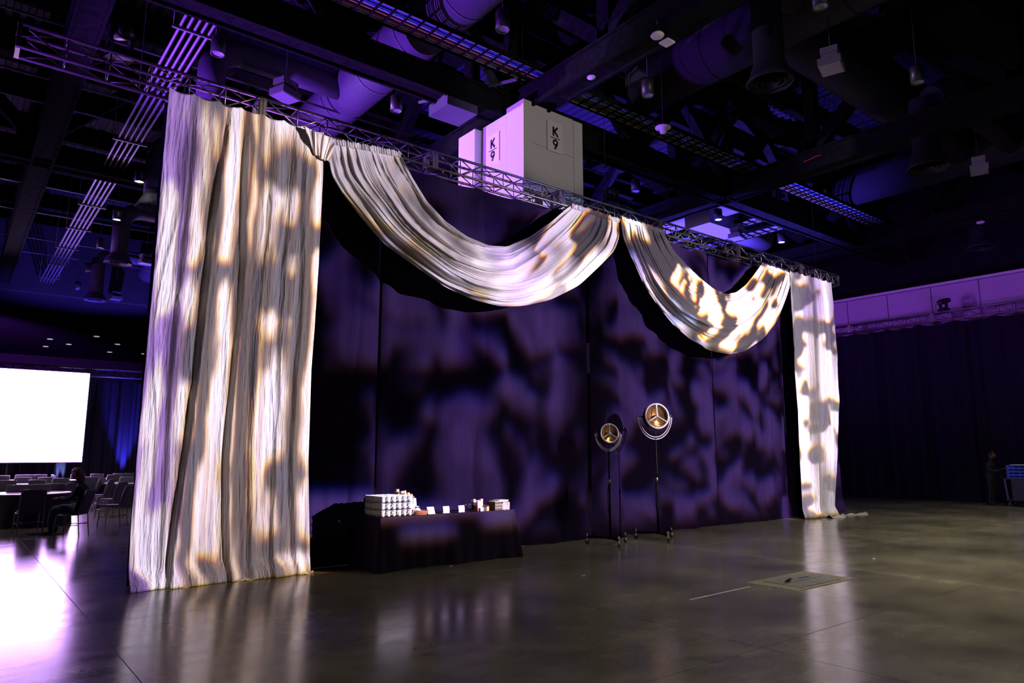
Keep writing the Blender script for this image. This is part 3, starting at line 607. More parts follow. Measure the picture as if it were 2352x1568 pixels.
# ------------------------------------------------------------------ ceiling fixtures
def downlight(p, label, lit=False, group=None):
    t = thing('pendant_downlight', label, 'light', p, 0, group)
    MB().lathe([(0, .34), (.11, .34), (.125, .3), (.125, 0), (.105, .0), (.10, .06)], 18).build('housing', M_black_pl, t)
    MB().lathe([(0, .05), (.104, .02)], 18).build('lens', M_lit if lit else M_lens_off, t)
    MB().tube([(0, 0, .33), (0, 0, under(p[0], p[1]) - p[2])], .008, 5).build('stem', M_black_pl, t)
lit = {(1650, 505), (1795, 557), (320, 418), (268, 505)}
DZ = {}
DL = {(500, 125): 'unlit can light hanging left of the dark duct elbow', (910, 255): 'unlit can light hanging between duct and roof truss brace', (1155, 68): 'unlit can light beside the upper cable tray, top centre',
      (1885, 17): 'unlit can light at the top edge, right of centre', (2108, 190): 'unlit can light in the dark right part of the roof', (1488, 220): 'can light in front of the dark duct right of the column box',
      (1460, 440): 'black can light right of the moving light on the drape truss', (1650, 505): 'glowing can light in front of the blue-lit duct', (1795, 557): 'glowing can light before the blue-lit ladder trays',
      (320, 418): 'glowing can light left of the ivory drape, upper one', (268, 505): 'glowing can light left of the ivory drape, lower one', (230, 570): 'unlit can light beside the conduit bundle, upper left',
      (202, 624): 'small unlit can light beyond the conduit bundle', (178, 664): 'smallest unlit can light, farthest at the left'}
for (px, py), lb in DL.items(): downlight(at(px, py, Z=8.8), lb, (px, py) in lit)
def high_bay(p, rz, label):
    t = thing('high_bay_light', label, 'light', p, rz)
    MB().box(-.24, -.2, 0, .24, .2, .14).build('reflector_box', mat('fixture grey', (.13, .13, .125), .5), t)
    MB().box(-.22, -.18, -.012, .22, .18, 0).build('lens', mat('fixture lens', (.2, .19, .21), .4), t)
    f = MB()
    for k in range(7): f.box(-.17 + k * .055, -.14, .14, -.155 + k * .055, .14, .24)
    f.build('cooling_fins', M_grey, t); MB().box(-.2, -.15, .24, .2, .15, .36).build('driver_box', M_grey, t)
    MB().box(.02, -.155, .28, .12, -.15, .33).build('rating_plate', M_lens_off, t)
    MB().tube([(0, 0, .36), (0, 0, under(p[0], p[1]) - p[2])], .008, 5).build('cable', M_cable, t)
for (px, py), rz, lb in (((655, 225), .4, 'grey finned high bay light hanging above the left ivory drape'), ((1910, 158), .3, 'grey finned high bay light in the upper right of the roof'), ((2250, 395), .3, 'grey finned high bay light near the right edge'),
                     ((1692, 548), .2, 'grey finned high bay light before the blue-lit duct'), ((335, 606), .2, 'pale-bottomed high bay light left of the ivory drape'), ((265, 688), .2, 'blue-lit high bay light between the two far diffusers')):
    high_bay(at(px, py, Z=8.8), rz, lb)
p = at(1510, 85, Z=8.85); t = thing('ceiling_sensor', 'white round sensor with a square box under the roof truss', 'sensor', p)
MB().lathe([(0, 0), (.1, 0), (.12, .03), (.1, .06), (0, .06)], 20).build('disc', M_white, t); MB().box(.16, -.1, -.02, .36, .1, .01).build('box', M_white, t); MB().tube([(0, 0, .05), (0, 0, .3)], .01, 6).build('stem', M_grey, t)
p = at(1523, 295, Z=8.6); t = thing('ceiling_sensor', 'white hanging sensor with a round plate right of the column box', 'sensor', p)
MB().lathe([(0, -.1), (.07, -.1), (.08, 0), (.17, .01), (.17, .03), (0, .03)], 20).build('body', M_white, t); MB().tube([(0, 0, .03), (0, 0, 3.5)], .006, 5).build('cable', M_cable, t)
p = at(1358, 177, Z=9.0); tag(MB().lathe([(0, -.02), (.08, -.02), (.1, .03), (0, .05)], 14, loc=p).build('smoke_detector', M_white), 'tiny white detector under the truss left of the round sensor', 'sensor')
p = at(2252, 511, Z=8.95); tag(MB().lathe([(0, -.02), (.1, -.02), (.12, .03), (0, .05)], 14, loc=p).build('smoke_detector', M_white), 'small white detector on the truss near the right edge', 'sensor')
# ------------------------------------------------------------------ black back drapes
def folds_fn(seed, n, amp):
    r = np.random.RandomState(seed); ph = r.rand(n) * 6.28; fr = r.uniform(.6, 1.4, n); lean = r.uniform(-.25, .25, n)
    def f(x, z):
        return sum(math.sin((x + lean[k] * .06 * (6.6 - z)) * fr[k] * (6 + 5 * k) + ph[k]) * amp / (1 + .6 * k) for k in range(n))
    return f
def black_drape(x0, x1, label, seed, y=10.36, z1=6.62, m=M_black, name='black_drape', amp=.018):
    f0 = folds_fn(seed, 3, amp)
    f = lambda x, z: f0(x, z) + .05 * (1 - abs(vn(x * 1.9 + .25 * vn(z * .5, seed), seed))) ** 3 + .03 * vn(x * 4.5 + .3 * vn(z * .6, seed + 1), seed + 2)
    def fn(u, v):
        z = z1 * (1 - v) + .006; x = lerp(x0, x1, u); top = sstep(.97, 1, 1 - v)
        zz = z - (.05 * abs(math.sin(u * (x1 - x0) * 3.3)) * top)
        e = math.exp(-u * (x1 - x0) / .12) + math.exp(-(1 - u) * (x1 - x0) / .12)
        flare = .12 * sstep(.92, 1, v) * (.5 + .5 * math.sin(x * 4.1 + seed))
        return (x, y + f(x, z) * (1 - .6 * top) + .09 * e - flare, zz)
    o = grid(name, fn, int((x1 - x0) * 34), 60, m); return tag(o, label, 'curtain')
for i, (a, b, l) in enumerate(((1.96, 5.47, 'black wall drape panel beside the left ivory drape'), (5.5, 10.32, 'black wall drape panel behind the coffee table'), (10.36, 14.6, 'black wall drape panel behind the two round spotlights'),
                               (14.64, 17.7, 'black wall drape panel under the second swag, right of its seam'), (17.72, 20.5, 'black wall drape panel half hidden behind the right ivory drape'))):
    black_drape(a, b, l, 20 + i)
tt = MB()
for k in range(60):
    x = 2.1 + k * .31; tt.tube([(x, 10.36, 6.6), (x + .01, 10.42, 6.68), (x, 10.46, 6.62)], .008, 4)
tag(tt.build('drape_ties', M_cable), 'black cloth ties knotting the drape tops to the truss', 'tie', kind='stuff')
# ------------------------------------------------------------------ left and right ivory drapes
def edge(pts, Y): 
    q = sorted([(at(px, py, Y=Y).z, at(px, py, Y=Y).x) for px, py in pts]); return [a for a, _ in q], [b for _, b in q]
YD = 10.04
lz, lx = edge([(388, 212), (372, 376), (350, 658), (314, 1034), (300, 1200), (291, 1350)], YD)
rz_, rx = edge([(742, 318), (741, 347), (735, 464), (725, 658), (711, 849), (704, 1058), (708, 1308)], YD)
FL = [(.17, .16, .05), (.37, .22, .10), (.50, .52, .09), (.66, .63, .045), (.80, .78, .05), (.89, .91, .06)]    # (place at top, place at bottom, depth) of the main folds
fine = folds_fn(3, 3, .006)
def pale(u, v, lz, lx, rz, rx, FL, y0, ztop, sc, seed):
    z = ztop * (1 - v) + .004
    a, b = interp(z, lz, lx), interp(z, rz, rx); W_ = b - a
    h = 0
    for i, (s0, s1, d) in enumerate(FL):
        s = lerp(s0, s1, v) + .012 * math.sin(v * 9 + i * 2); q = u - s
        w1 = .035 * sc; w2 = .13 * sc
        h += d * ((sstep(-w1, 0, q)) if q < 0 else math.exp(-q / w2))
    q = u + .02 * vn(v * 3.1, seed) * 1.5
    h += .030 * vn(q * 9 * W_ / 2.3 + .5 * vn(v * 2, 3 + seed), seed + 1) + .016 * (1 - abs(vn(q * 21 * W_ / 2.3 + .8 * vn(v * 3.3, 5), seed + 2))) ** 2 + .006 * vn(q * 62 + 1.2 * vn(v * 6, 8), seed + 4) + .0035 * vn(q * 130 + 2.5 * vn(v * 15, 9), seed + 5)
    h *= .35 + .65 * sstep(0, .12, v)
    fl = sstep(.955, 1, v); h += fl * (.05 + .10 * (.5 + .5 * math.sin(u * 17 + seed)))
    x = a + W_ * u + .02 * fl * math.sin(u * 30)
    sc_ = .045 * abs(math.sin(u * PI * 7)) * sstep(.03, 0, v)
    return (x, y0 - h, z - sc_)
ld = grid('ivory_drape', lambda u, v: pale(u, v, lz, lx, rz_, rx, FL, YD, 6.66, 1, 1), 300, 240, M_satin, thick=.004)
tag(ld, 'tall crinkled ivory satin drape at the left end, lit with ripples of light', 'curtain')
E = MB()
for side in range(7):
    pass
# folded hem pool of the left drape on the floor
def pool(x0, x1, y0, label_parent, seed, d=.16):
    r = np.random.RandomState(seed)
    def fn(u, v):
        x = lerp(x0, x1, u); a = v * PI
        rr = .5 + .5 * math.sin(u * 23 + seed) * math.sin(u * 9)
        return (x, y0 - .03 - d * rr * v, .004 + .028 * math.sin(a) * (1 + .4 * math.sin(u * 60 + v * 5)) + .004 * math.sin(u * 90))
    return grid('hem_fold', fn, 120, 14, M_satin, label_parent)
pool(2.3, 4.25, YD - .03, ld, 5)
YR = 9.98
lz2, lx2 = edge([(1816, 636), (1826, 845), (1834, 985), (1842, 1186)], YR); rz2, rx2 = edge([(1908, 655), (1918, 800), (1924, 930), (1920, 1080), (1913, 1182)], YR)
FR = [(.12, .10, .06), (.36, .36, .16), (.62, .6, .12), (.8, .82, .07)]
rd = grid('ivory_drape', lambda u, v: pale(u, v, lz2, lx2, rz2, rx2, FR, YR, 6.62, 1, 4), 200, 200, M_satin, thick=.004)
tag(rd, 'ivory satin drape hanging at the far right end of the black wall', 'curtain')
def pr(u, v):
    x = lerp(18.2, 20.6, u); return (x, 9.75 - .35 * v * (.6 + .4 * math.sin(u * 11)) + .1 * u, .004 + .05 * math.sin(v * PI) * (1 + .5 * math.sin(u * 34 + v * 4)) * (1 - .4 * u))
grid('hem_fold', pr, 110, 16, M_satin, rd)
# ------------------------------------------------------------------ swags
def resample(pts, n):
    P = np.array(pts, float); d = np.r_[0, np.cumsum(np.hypot(*np.diff(P, axis=0).T))]; s = np.linspace(0, d[-1], n)
    k = np.array([1, 2, 3, 2, 1.]); k /= k.sum(); q = np.c_[np.interp(s, d, P[:, 0]), np.interp(s, d, P[:, 1])]
    for _ in range(3):
        e = np.pad(q, ((2, 2), (0, 0)), mode='reflect', reflect_type='odd'); q2 = np.stack([np.convolve(e[:, i], k, 'valid') for i in (0, 1)], 1); q2[0], q2[-1] = q[0], q[-1]; q = q2
    return q
def swag(inner, outer, label, seed, pleats):
    N = 220; A = resample(inner, N + 1); B = resample(outer, N + 1); r = np.random.RandomState(seed)
    ph = r.rand(12) * 6.28; t = thing('swag', label, 'curtain')
    def fn(u, v):
        i = u * N; i0 = min(int(i), N - 1); f = i - i0
        a = A[i0] * (1 - f) + A[i0 + 1] * f; b = B[i0] * (1 - f) + B[i0 + 1] * f
        mid = math.sin(PI * u) ** .8
        vv = v + .012 * mid * math.sin(v * 29 + ph[0]) 
        px, py = a * (1 - vv) + b * vv
        # pleats run along u; many and tight at the heads, broad in the belly
        head = 1 - sstep(0, .35, min(u, 1 - u) * 2)
        w = v + .04 * math.sin(u * 7 + ph[1]) * mid
        w += .035 * vn(u * 2.3, seed + 1) * (1 - v) * v * 3
        p1 = (1 - abs(vn(w * pleats * .8 + .5 * vn(u * 2.2, seed), seed + 2))) ** 2.2 * (.035 + .05 * head)
        p2 = (1 - abs(vn(w * pleats * .27 + 1.0 * vn(u * 1.6, seed + 3), seed + 4))) ** 1.8 * .16 * mid
        p3 = .009 * vn(w * pleats * 2.4 + 1.5 * vn(u * 5, seed), seed + 5)
        belly = (.10 + .42 * mid) * math.sin(PI * min(1, .12 + v * .80)) + .10 * mid * v
        tp = sstep(0, .06, min(u, 1 - u)); hem = sstep(.97, 1, v) * .03 * math.sin(u * 70)
        y = 10.07 - .02 - (belly * mid) * tp - (p1 + p2 + p3) * (.35 + .65 * tp) - hem * mid
        q = at(px, py, Y=y); return (q.x, q.y, q.z)
    grid('cloth', fn, N, 170, M_swag, t, thick=.003)
    for (e0, e1) in (((inner[0], outer[0])), ((inner[-1], outer[-1]))):
        a = at(*e0, Y=10.05); b = at(*e1, Y=10.05)
        def hf(u, v):
            p = a.lerp(b, u); return (p.x, p.y - .03 - .011 * math.sin(u * 190 + 2 * v) - .012 * vn(u * 60, 3) * (.5 + v), p.z + .045 - .10 * v + .018 * vn(u * 50, 5) * (1 - v))
        grid('gathered_heading', hf, 320, 8, M_swag, t, thick=.003)
IN1 = [(919, 355), (949, 410), (981, 462), (1023, 507), (1072, 542), (1120, 562), (1165, 566), (1217, 542), (1265, 510), (1291, 488), (1311, 472)]
OUT1 = [(748, 322), (754, 358), (762, 403), (787, 445), (816, 481), (852, 526), (881, 558), (920, 587), (975, 626), (1023, 659), (1088, 688), (1152, 704), (1204, 702), (1265, 688), (1330, 655), (1378, 610), (1412, 575), (1424, 539), (1420, 507)]
swag(IN1, OUT1, 'large ivory swag looping above the coffee table', 2, 30)
IN2 = [(1524, 533), (1546, 572), (1575, 606), (1607, 637), (1638, 662), (1667, 675), (1691, 671), (1713, 654), (1730, 633), (1748, 608)]
OUT2 = [(1425, 502), (1431, 545), (1449, 589), (1481, 659), (1512, 705), (1546, 747), (1585, 780), (1626, 805), (1674, 815), (1711, 807), (1754, 778), (1783, 742), (1803, 693), (1814, 659), (1820, 632)]
swag(IN2, OUT2, 'smaller ivory swag looping at the right beside the right ivory drape', 9, 24)
# knot where left drape meets swag 1
a = at(735, 322, Y=9.97)
def kf(u, v):
    w = 1 - .55 * v; x = a.x + (-.30 + .52 * u) * w + .04 * v
    return (x, a.y - .05 - .05 * (1 - abs(vn(u * 7 + v * 2, 4))) ** 2 * (1 - .3 * v) - .02 * vn(u * 22 + v * 5, 6) - .03 * math.sin(PI * v), a.z + .10 - .40 * v + .03 * vn(u * 9, 2) - .05 * u)
grid('gathered_corner', kf, 90, 50, M_swag, ld, thick=.003)
# ------------------------------------------------------------------ curtains of the hall
def y_curtain(x, y0, y1, z1, label, seed):
    f = folds_fn(seed, 4, .05)
    def fn(u, v):
        y = lerp(y0, y1, u); z = z1 * (1 - v) + .004; s = .10 * abs(math.sin(y * 2.6)) * sstep(.06, 0, v)
        return (x + f(y, z) + .1 * sstep(.95, 1, v) * math.sin(y * 3), y, z - s)
    return tag(grid('black_hall_curtain', fn, int((y1 - y0) * 22), 40, M_hallblk), label, 'curtain')
y_curtain(28.0, 9.2, 18.5, 6.4, 'long black curtain hanging along the right-hand wall, part next to the ivory drape', 41)
y_curtain(28.02, -8, 9.25, 6.4, 'long black curtain along the right-hand wall, part behind the person', 42)
M_bluecurt = mat('dark stage curtain', (.04, .034, .06), .6, spec=.2)
f_ = folds_fn(77, 4, .05)
def sc(u, v):
    x = lerp(-8, 16, u); z = 4.75 * (1 - v) + .004; s = .14 * abs(math.sin(x * 2.2)) * sstep(.1, 0, v); return (x, 33.35 + f_(x * 1.6, z) * 2.2, z - s)
tag(grid('stage_curtain', sc, 420, 40, M_bluecurt), 'dark curtain streaked with blue light behind the video screen', 'curtain')
# ------------------------------------------------------------------ video screen
t = thing('video_screen', 'huge glowing white video screen at the left edge', 'screen', (0, 0, 0))
MB().box(-1.9, 32.0, 1.34, 4.14, 32.02, 4.77).build('display', mat('screen light', (.02, .02, .02), .5, emit=(.66, .36, 1.0, 25)), t)
MB().box(-1.93, 32.021, 1.31, 4.17, 32.14, 4.8).build('cabinet', M_black_pl, t)
for x in (-1.2, .3, 1.8, 3.3):
    MB().bar((x, 32.2, 0), (x, 32.2, 4.6), .05).bar((x, 32.2, .05), (x, 32.75, .05), .05).bar((x, 32.2, 1.3), (x, 32.74, .06), .04).build('support_leg', M_black_pl, t)
# ------------------------------------------------------------------ coffee table
TXa, TXb, TYa, TYb, TZ = 5.02, 7.50, 9.40, 9.98, .745
ct = thing('banquet_table', 'long banquet table under a floor-length black cloth before the black drapes', 'table', ((TXa + TXb) / 2, (TYa + TYb) / 2, 0))
ox, oy = (TXa + TXb) / 2, (TYa + TYb) / 2
MB().box(TXa - ox, TYa - oy, TZ - .03, TXb - ox, TYb - oy, TZ - .003).build('tabletop', mat('table board', (.2, .15, .1), .6), ct)
for sx in (-1, 1):
    for sy in (-1, 1): MB().tube([(sx * 1.05, sy * .22, .03), (sx * 1.05, sy * .22, TZ - .03)], .016, 8).build('leg', M_grey, ct)
# cloth: top plus skirt running round the table with soft flutes
cl = MB(); n = 320; per = []
c = [(TXa, TYa), (TXb, TYa), (TXb, TYb), (TXa, TYb)]; Ls = [2.48, .58, 2.48, .58]; tot = sum(Ls)
nv = 26
rw = np.random.RandomState(4); 
for i in range(n):
    s = i / n * tot; k = 0
    while s > Ls[k]: s -= Ls[k]; k += 1
    a, b = c[k], c[(k + 1) % 4]; f = s / Ls[k]; x, y = lerp(a[0], b[0], f), lerp(a[1], b[1], f)
    nx, ny = [(0, -1), (1, 0), (0, 1), (-1, 0)][k]; cd_ = min(s, Ls[k] - s); cf = math.exp(-cd_ / .10)
    if cf > .05:
        sg = 1 if s > Ls[k] / 2 else -1; tx_, ty_ = (b[0] - a[0]) / Ls[k], (b[1] - a[1]) / Ls[k]
    else: sg = 0; tx_ = ty_ = 0
    per.append((x, y, nx, ny, cf, sg * tx_, sg * ty_, k))
vs = []
for j in range(nv + 1):
    v = j / nv
    for i, (x, y, nx, ny, cf, tx_, ty_, k) in enumerate(per):
        wv = .018 * math.sin(i * .21 + k) + .012 * math.sin(i * .47 + 2) + .02 * math.sin(i * .09 + 1)
        d = .004 + v * (.05 + wv + .09 * cf * (1 if i % 5 else .6)); e = .10 * cf * v
        vs.append((x + nx * d + tx_ * e, y + ny * d + ty_ * e, TZ * (1 - v) + .006 + .004 * math.sin(i * .3) ** 2))
cl.add(vs, [(j * n + i, j * n + (i + 1) % n, (j + 1) * n + (i + 1) % n, (j + 1) * n + i) for j in range(nv) for i in range(n)], True)
cl.add([(p[0], p[1], TZ + .006) for p in per], [tuple(range(n))])
tag(cl.build('tablecloth', M_cloth), 'black cloth covering the coffee table down to the floor', 'tablecloth')
TT = TZ + .0075
M_mug = mat('white china', (.80, .78, .74), .18, spec=.5)
def mug_mesh():
    m = MB(); m.lathe([(0, .004), (.026, .004), (.028, 0), (.031, .03), (.036, .07), (.040, .094), (.037, .094), (.033, .07), (.028, .012), (0, .010)], 18)
    return m.mesh('mug_body', M_mug)
mug_me = mug_mesh()
hd = MB().tube([(.032 + .0, 0, .078), (.055, 0, .080), (.064, 0, .062), (.056, 0, .042), (.040, 0, .028), (.029, 0, .022)], .0042, 6).mesh('mug_handle', M_mug)
def add_mug(p, rz, label, group):
    t = thing('mug', label, 'mug', p, rz, group)
    o = bpy.data.objects.new('body', mug_me); C.objects.link(o); o.parent = t
    o = bpy.data.objects.new('handle', hd); C.objects.link(o); o.parent = t
x0, y0 = 5.07, 9.435; NX, NY, sx_, sy_ = 6, 7, .090, .0815
for L_ in range(3):
    zb = TT + .001 + L_ * .1015; sh = .004 * L_
    r_ = thing('mug_rack', ['wire rack at the bottom of the mug stack', 'middle wire rack of the mug stack', 'top wire rack of the mug stack'][L_], 'rack')
    xa_, xb_, ya_, yb_ = x0 - .048, x0 + (NX - 1) * sx_ + .048, y0 - .044, y0 + (NY - 1) * sy_ + .044
    zr = zb - .0005 if L_ == 0 else zb - .003
    m = MB().tube([(xa_, ya_, zr + .085), (xb_, ya_, zr + .085), (xb_, yb_, zr + .085), (xa_, yb_, zr + .085)], .0018, 5, closed=True); m.build('rim_wire', M_chrome, r_)
    m = MB()
    for k in range(NX + 1): m.tube([(xa_ + k * (xb_ - xa_) / NX, ya_, zr), (xa_ + k * (xb_ - xa_) / NX, yb_, zr)], .0012, 4)
    for k in range(NY + 1): m.tube([(xa_, ya_ + k * (yb_ - ya_) / NY, zr), (xb_, ya_ + k * (yb_ - ya_) / NY, zr)], .0012, 4)
    m.build('grid_wires', M_chrome, r_)
    for i in range(NX):
        for j in range(NY):
            if L_ < 2 and not (j == 0 or i == 0 or i == NX - 1): continue
            where = ['in the lowest rack', 'in the middle rack', 'in the top rack'][L_]
            if j == 0: lb = 'white china mug %s, front row, %s from the left' % (where, ['first', 'second', 'third', 'fourth', 'fifth', 'last'][i])
            elif i == 0: lb = 'white china mug %s, left side, %s behind the front corner' % (where, ['', 'first', 'second', 'third', 'fourth', 'fifth', 'sixth'][j])
            else: lb = 'white china mug %s, column %s, row %s back' % (where, ['one', 'two', 'three', 'four', 'five', 'six'][i], ['one', 'two', 'three', 'four', 'five', 'six', 'seven'][j])
            add_mug((x0 + i * sx_, y0 + j * sy_, zb + .0012), math.radians(-20 + random.uniform(-6, 6)), lb, 'mugs in the stacked wire racks')
# stacks of paper cups
M_cup = mat('kraft paper cup', (.60, .36, .17), .6); M_cupw = mat('white paper cup', (.78, .72, .74), .6)
def cup_stack(x, y, n, label, m, r=.030, h=.12, step=.028):
    t = thing('paper_cup_stack', label, 'cups', (x, y, TT)); z = 0
    for k in range(n):
        MB().lathe([(0, h), (.028, h), (.029, h - .004), (r + .010, .006), (r + .015, .004), (r + .015, 0), (r + .010, 0), (.026, h - .005), (0, h - .006)], 16, loc=(0, 0, z)).build('paper_cup', m, t); z += step
def txp(px, Y): return at(px, 1160, Y=Y).x
for px, Y, n_, lb, m_ in ((911.5, 9.90, 10, 'tallest upside-down kraft cup stack, left one behind the mugs', M_cup), (922, 9.80, 9, 'upside-down kraft cup stack behind the mugs, second from the left', M_cup), (928, 9.93, 9, 'upside-down kraft cup stack at the back, third from the left', M_cup),
                     (929, 9.74, 8, 'upside-down kraft cup stack in front, fourth from the left', M_cup), (936.5, 9.86, 8, 'upside-down kraft cup stack half as tall, right of the tall ones', M_cup), (943, 9.93, 7, 'short upside-down kraft cup stack behind the pale ones', M_cup),
                     (943, 9.66, 6, 'pale cup stack right of the mug racks, left one', M_cupw), (951, 9.76, 5, 'pale cup stack right of the mug racks, right one', M_cupw)): cup_stack(txp(px, Y), Y, n_, lb, m_)
M_lid = mat('white plastic lid', (.75, .73, .76), .35)
# wicker basket with lids
BX = txp(964, 9.50)
M_wick = mat('brown wicker', (.30, .11, .045), .7, n_scale=60, n_amt=.5)
bk = thing('wicker_basket', 'low round brown wicker basket beside the cup stacks', 'basket', (BX, 9.50, TT))
m = MB()
for k in range(5):
    rr = .098 + .006 * k; m.tube([(rr * 1.15 * math.cos(a * PI / 16), rr * .8 * math.sin(a * PI / 16), .01 + .012 * k + .002 * (-1) ** (a + k)) for a in range(32)], .0065, 6, closed=True)
m.build('woven_wall', M_wick, bk); MB().lathe([(0, .004), (.11, .004), (.11, .008), (0, .008)], 24, Matrix.Diagonal((1.1, .8, 1, 1))).build('bottom', M_wick, bk)
for k, (x, y, z, tx) in enumerate(((6.12, 9.46, .03, .2), (6.17, 9.49, .05, -.3), (6.21, 9.46, .035, .4), (6.15, 9.48, .085, .5), (6.24, 9.48, .03, -.2), (6.13, 9.47, .115, -.2))):
    o = MB().lathe([(0, .012), (.028, .012), (.032, .006), (.043, .004), (.043, 0), (.040, 0)], 18, Matrix.Rotation(tx, 4, 'X')).build('cup_lid', M_lid, None, (x - 6.18 + BX, y + .03, TT + z)); tag(o, 'white plastic cup lid heaped in the wicker basket', 'lid', 'cup lids in the basket')
# curved card signs
M_card = mat('cream card', (.80, .76, .60), .5); M_cardw = mat('white card', (.88, .85, .88), .4)
for i, (x, m_, lb, rz) in enumerate(((txp(991, 9.52), M_card, 'cream tent card, left of the three small cards', 0), (txp(1024, 9.52), M_cardw, 'white curved card in the middle of the three', .08), (txp(1059, 9.52), M_cardw, 'white curved card, right of the three', .12))):
    p = MB(); N = 10; vs = []
    for q in (0, .002):
        for j in range(N + 1):
            a = j / N; yy_ = -.035 + .05 * a - .055 * math.sin(a * PI * .5) * (0 if i == 0 else .7); 
            for s in (-.062, .062): vs.append((s, yy_ + q + .02, .104 * a))
    fs = [(2 * j, 2 * j + 1, 2 * j + 3, 2 * j + 2) for j in range(N)] + [(2 * (N + 1) + 2 * j, 2 * (N + 1) + 2 * j + 2, 2 * (N + 1) + 2 * j + 3, 2 * (N + 1) + 2 * j + 1) for j in range(N)]
    p.add(vs, fs, True).box(-.062, -.03, 0, .062, .045, .003)
    o = p.build('card_sign', m_, None, (x, 9.52, TT)); o.rotation_euler = (0, 0, rz); tag(o, lb, 'sign')
# condiment caddy with packets
M_kraft = mat('kraft board', (.42, .24, .09), .7)
CX = txp(1097, 9.46)
cy = thing('condiment_caddy', 'stepped kraft cardboard caddy for tea and sugar', 'caddy', (CX, 9.46, TT))
MB().box(0, 0, 0, .22, .10, .004).box(0, 0, 0, .004, .16, .09).box(.216, 0, 0, .22, .16, .09).box(0, 0, 0, .22, .004, .035).box(0, .096, 0, .22, .10, .07).box(0, .156, 0, .22, .16, .13).box(0, .1, .0, .22, .16, .004).build('tray', M_kraft, cy)
pk = [(.03, .02, .16, (.80, .60, .50)), (.075, .03, .15, (.85, .82, .78)), (.12, .115, .17, (.40, .07, .03)), (.165, .12, .18, (.78, .50, .32)), (.02, .12, .18, (.80, .55, .45)), (.08, .118, .16, (.86, .80, .78))]
for i, (x, y, h, col) in enumerate(pk):
    o = MB().box(-.02, -.012, 0, .024, .012, h).build('packet_bundle', mat('packet %d' % i, col, .6), None, (CX + x, 9.465 + y, TT + .006)); tag(o, ['salmon packet bundle at the front left of the caddy', 'white packet bundle second from left in the caddy front', 'dark red packet bundle at the back of the caddy', 'orange packet bundle at the back right of the caddy', 'pink packet bundle at the back left of the caddy', 'white packet bundle in the back row of the caddy'][i], 'packets')
for i, (x, y, w_, h, col, lb) in enumerate(((CX + .07, 9.438, .06, .062, (.85, .78, .80), 'white sachet card standing in front of the caddy'), (CX + .125, 9.44, .05, .066, (.05, .05, .09), 'dark printed sachet card in front of the caddy'), (CX + .18, 9.43, .05, .07, (.75, .50, .10), 'yellow sachet card at the right front of the caddy'))):
    o = MB().box(-w_ / 2, -.004, 0, w_ / 2, .004, h).build('sachet_card', mat('sachet %d' % i, col, .5), None, (x, y, TT)); tag(o, lb, 'card')
# wire baskets
for (x, y, z, lb) in ((CX - .06, 9.66, 0, 'small chrome wire basket left of the caddy'), (CX + .14, 9.74, 0, 'chrome wire basket on a tall foot behind the caddy')):
    t = thing('wire_basket', lb, 'basket', (x, y, TT)); hh = .07 if z == 0 and x < CX else .12
    m = MB().tube([(.07 * math.cos(a * PI / 8), .07 * math.sin(a * PI / 8), hh + .04) for a in range(16)], .004, 6, closed=True).tube([(.05 * math.cos(a * PI / 8), .05 * math.sin(a * PI / 8), hh) for a in range(16)], .003, 6, closed=True)
    for a in range(12): m.tube([(.07 * math.cos(a * PI / 6), .07 * math.sin(a * PI / 6), hh + .04), (.05 * math.cos(a * PI / 6), .05 * math.sin(a * PI / 6), hh), (0, 0, hh - .01)], .0025, 4)
    m.build('wire_bowl', M_chrome, t); MB().lathe([(.0, 0), (.045, 0), (.04, .008), (.008, .014), (.008, hh)], 14).build('foot', M_chrome, t)
# wooden crate with napkins
M_wood = mat('whitewashed crate wood', (.50, .36, .30), .6, n_scale=30, n_amt=.35, n_str=(1, 1, 5)); M_darkw = mat('dark box wood', (.10, .06, .025), .6)
CW = txp(1138, 9.42)
cr_ = thing('napkin_crate', 'small wooden crate with a slotted handle and pale ledges at the table right end', 'crate', (CW, 9.42, TT))
MB().box(.14, 0, .008, .20, .004, .10).build('end_board', M_wood, cr_)
e_ = MB(); W0 = .155
e_.box(W0, 0, .01, W0 + .14, .012, .085).box(W0, 0, .1, W0 + .14, .012, .125).box(W0, 0, .085, W0 + .035, .012, .1).box(W0 + .105, 0, .085, W0 + .14, .012, .1).box(W0 + .02, 0, 0, W0 + .04, .012, .01).box(W0 + .09, 0, 0, W0 + .11, .012, .01)
e_.build('slotted_end', M_wood, cr_)
cr_.children[0].location = (0, .002, 0)
for k in range(3): MB().box(0, .01, .003 + k * .043, .155, .25, .04 + k * .043).build('drawer', M_darkw, cr_)
for k in range(2): MB().box(-.003, .002, .04 + k * .043, .155, .012, .046 + k * .043).build('ledge', mat('pale ledge', (.7, .62, .42), .5), cr_)
MB().box(W0, .012, 0, W0 + .14, .25, .12).build('body', M_wood, cr_)
for k, (a, b) in enumerate(((0, .28), (.06, .28), (.10, .29))):
    o = MB().box(CW + a, 9.44, TT + .134 + k * .009, CW + b, 9.62, TT + .142 + k * .009).build('napkin_pile', mat('napkin', (.80, .74, .66), .7)); tag(o, ['lowest', 'middle', 'topmost'][k] + ' layer of pale napkins lying on the wooden crate', 'napkins')
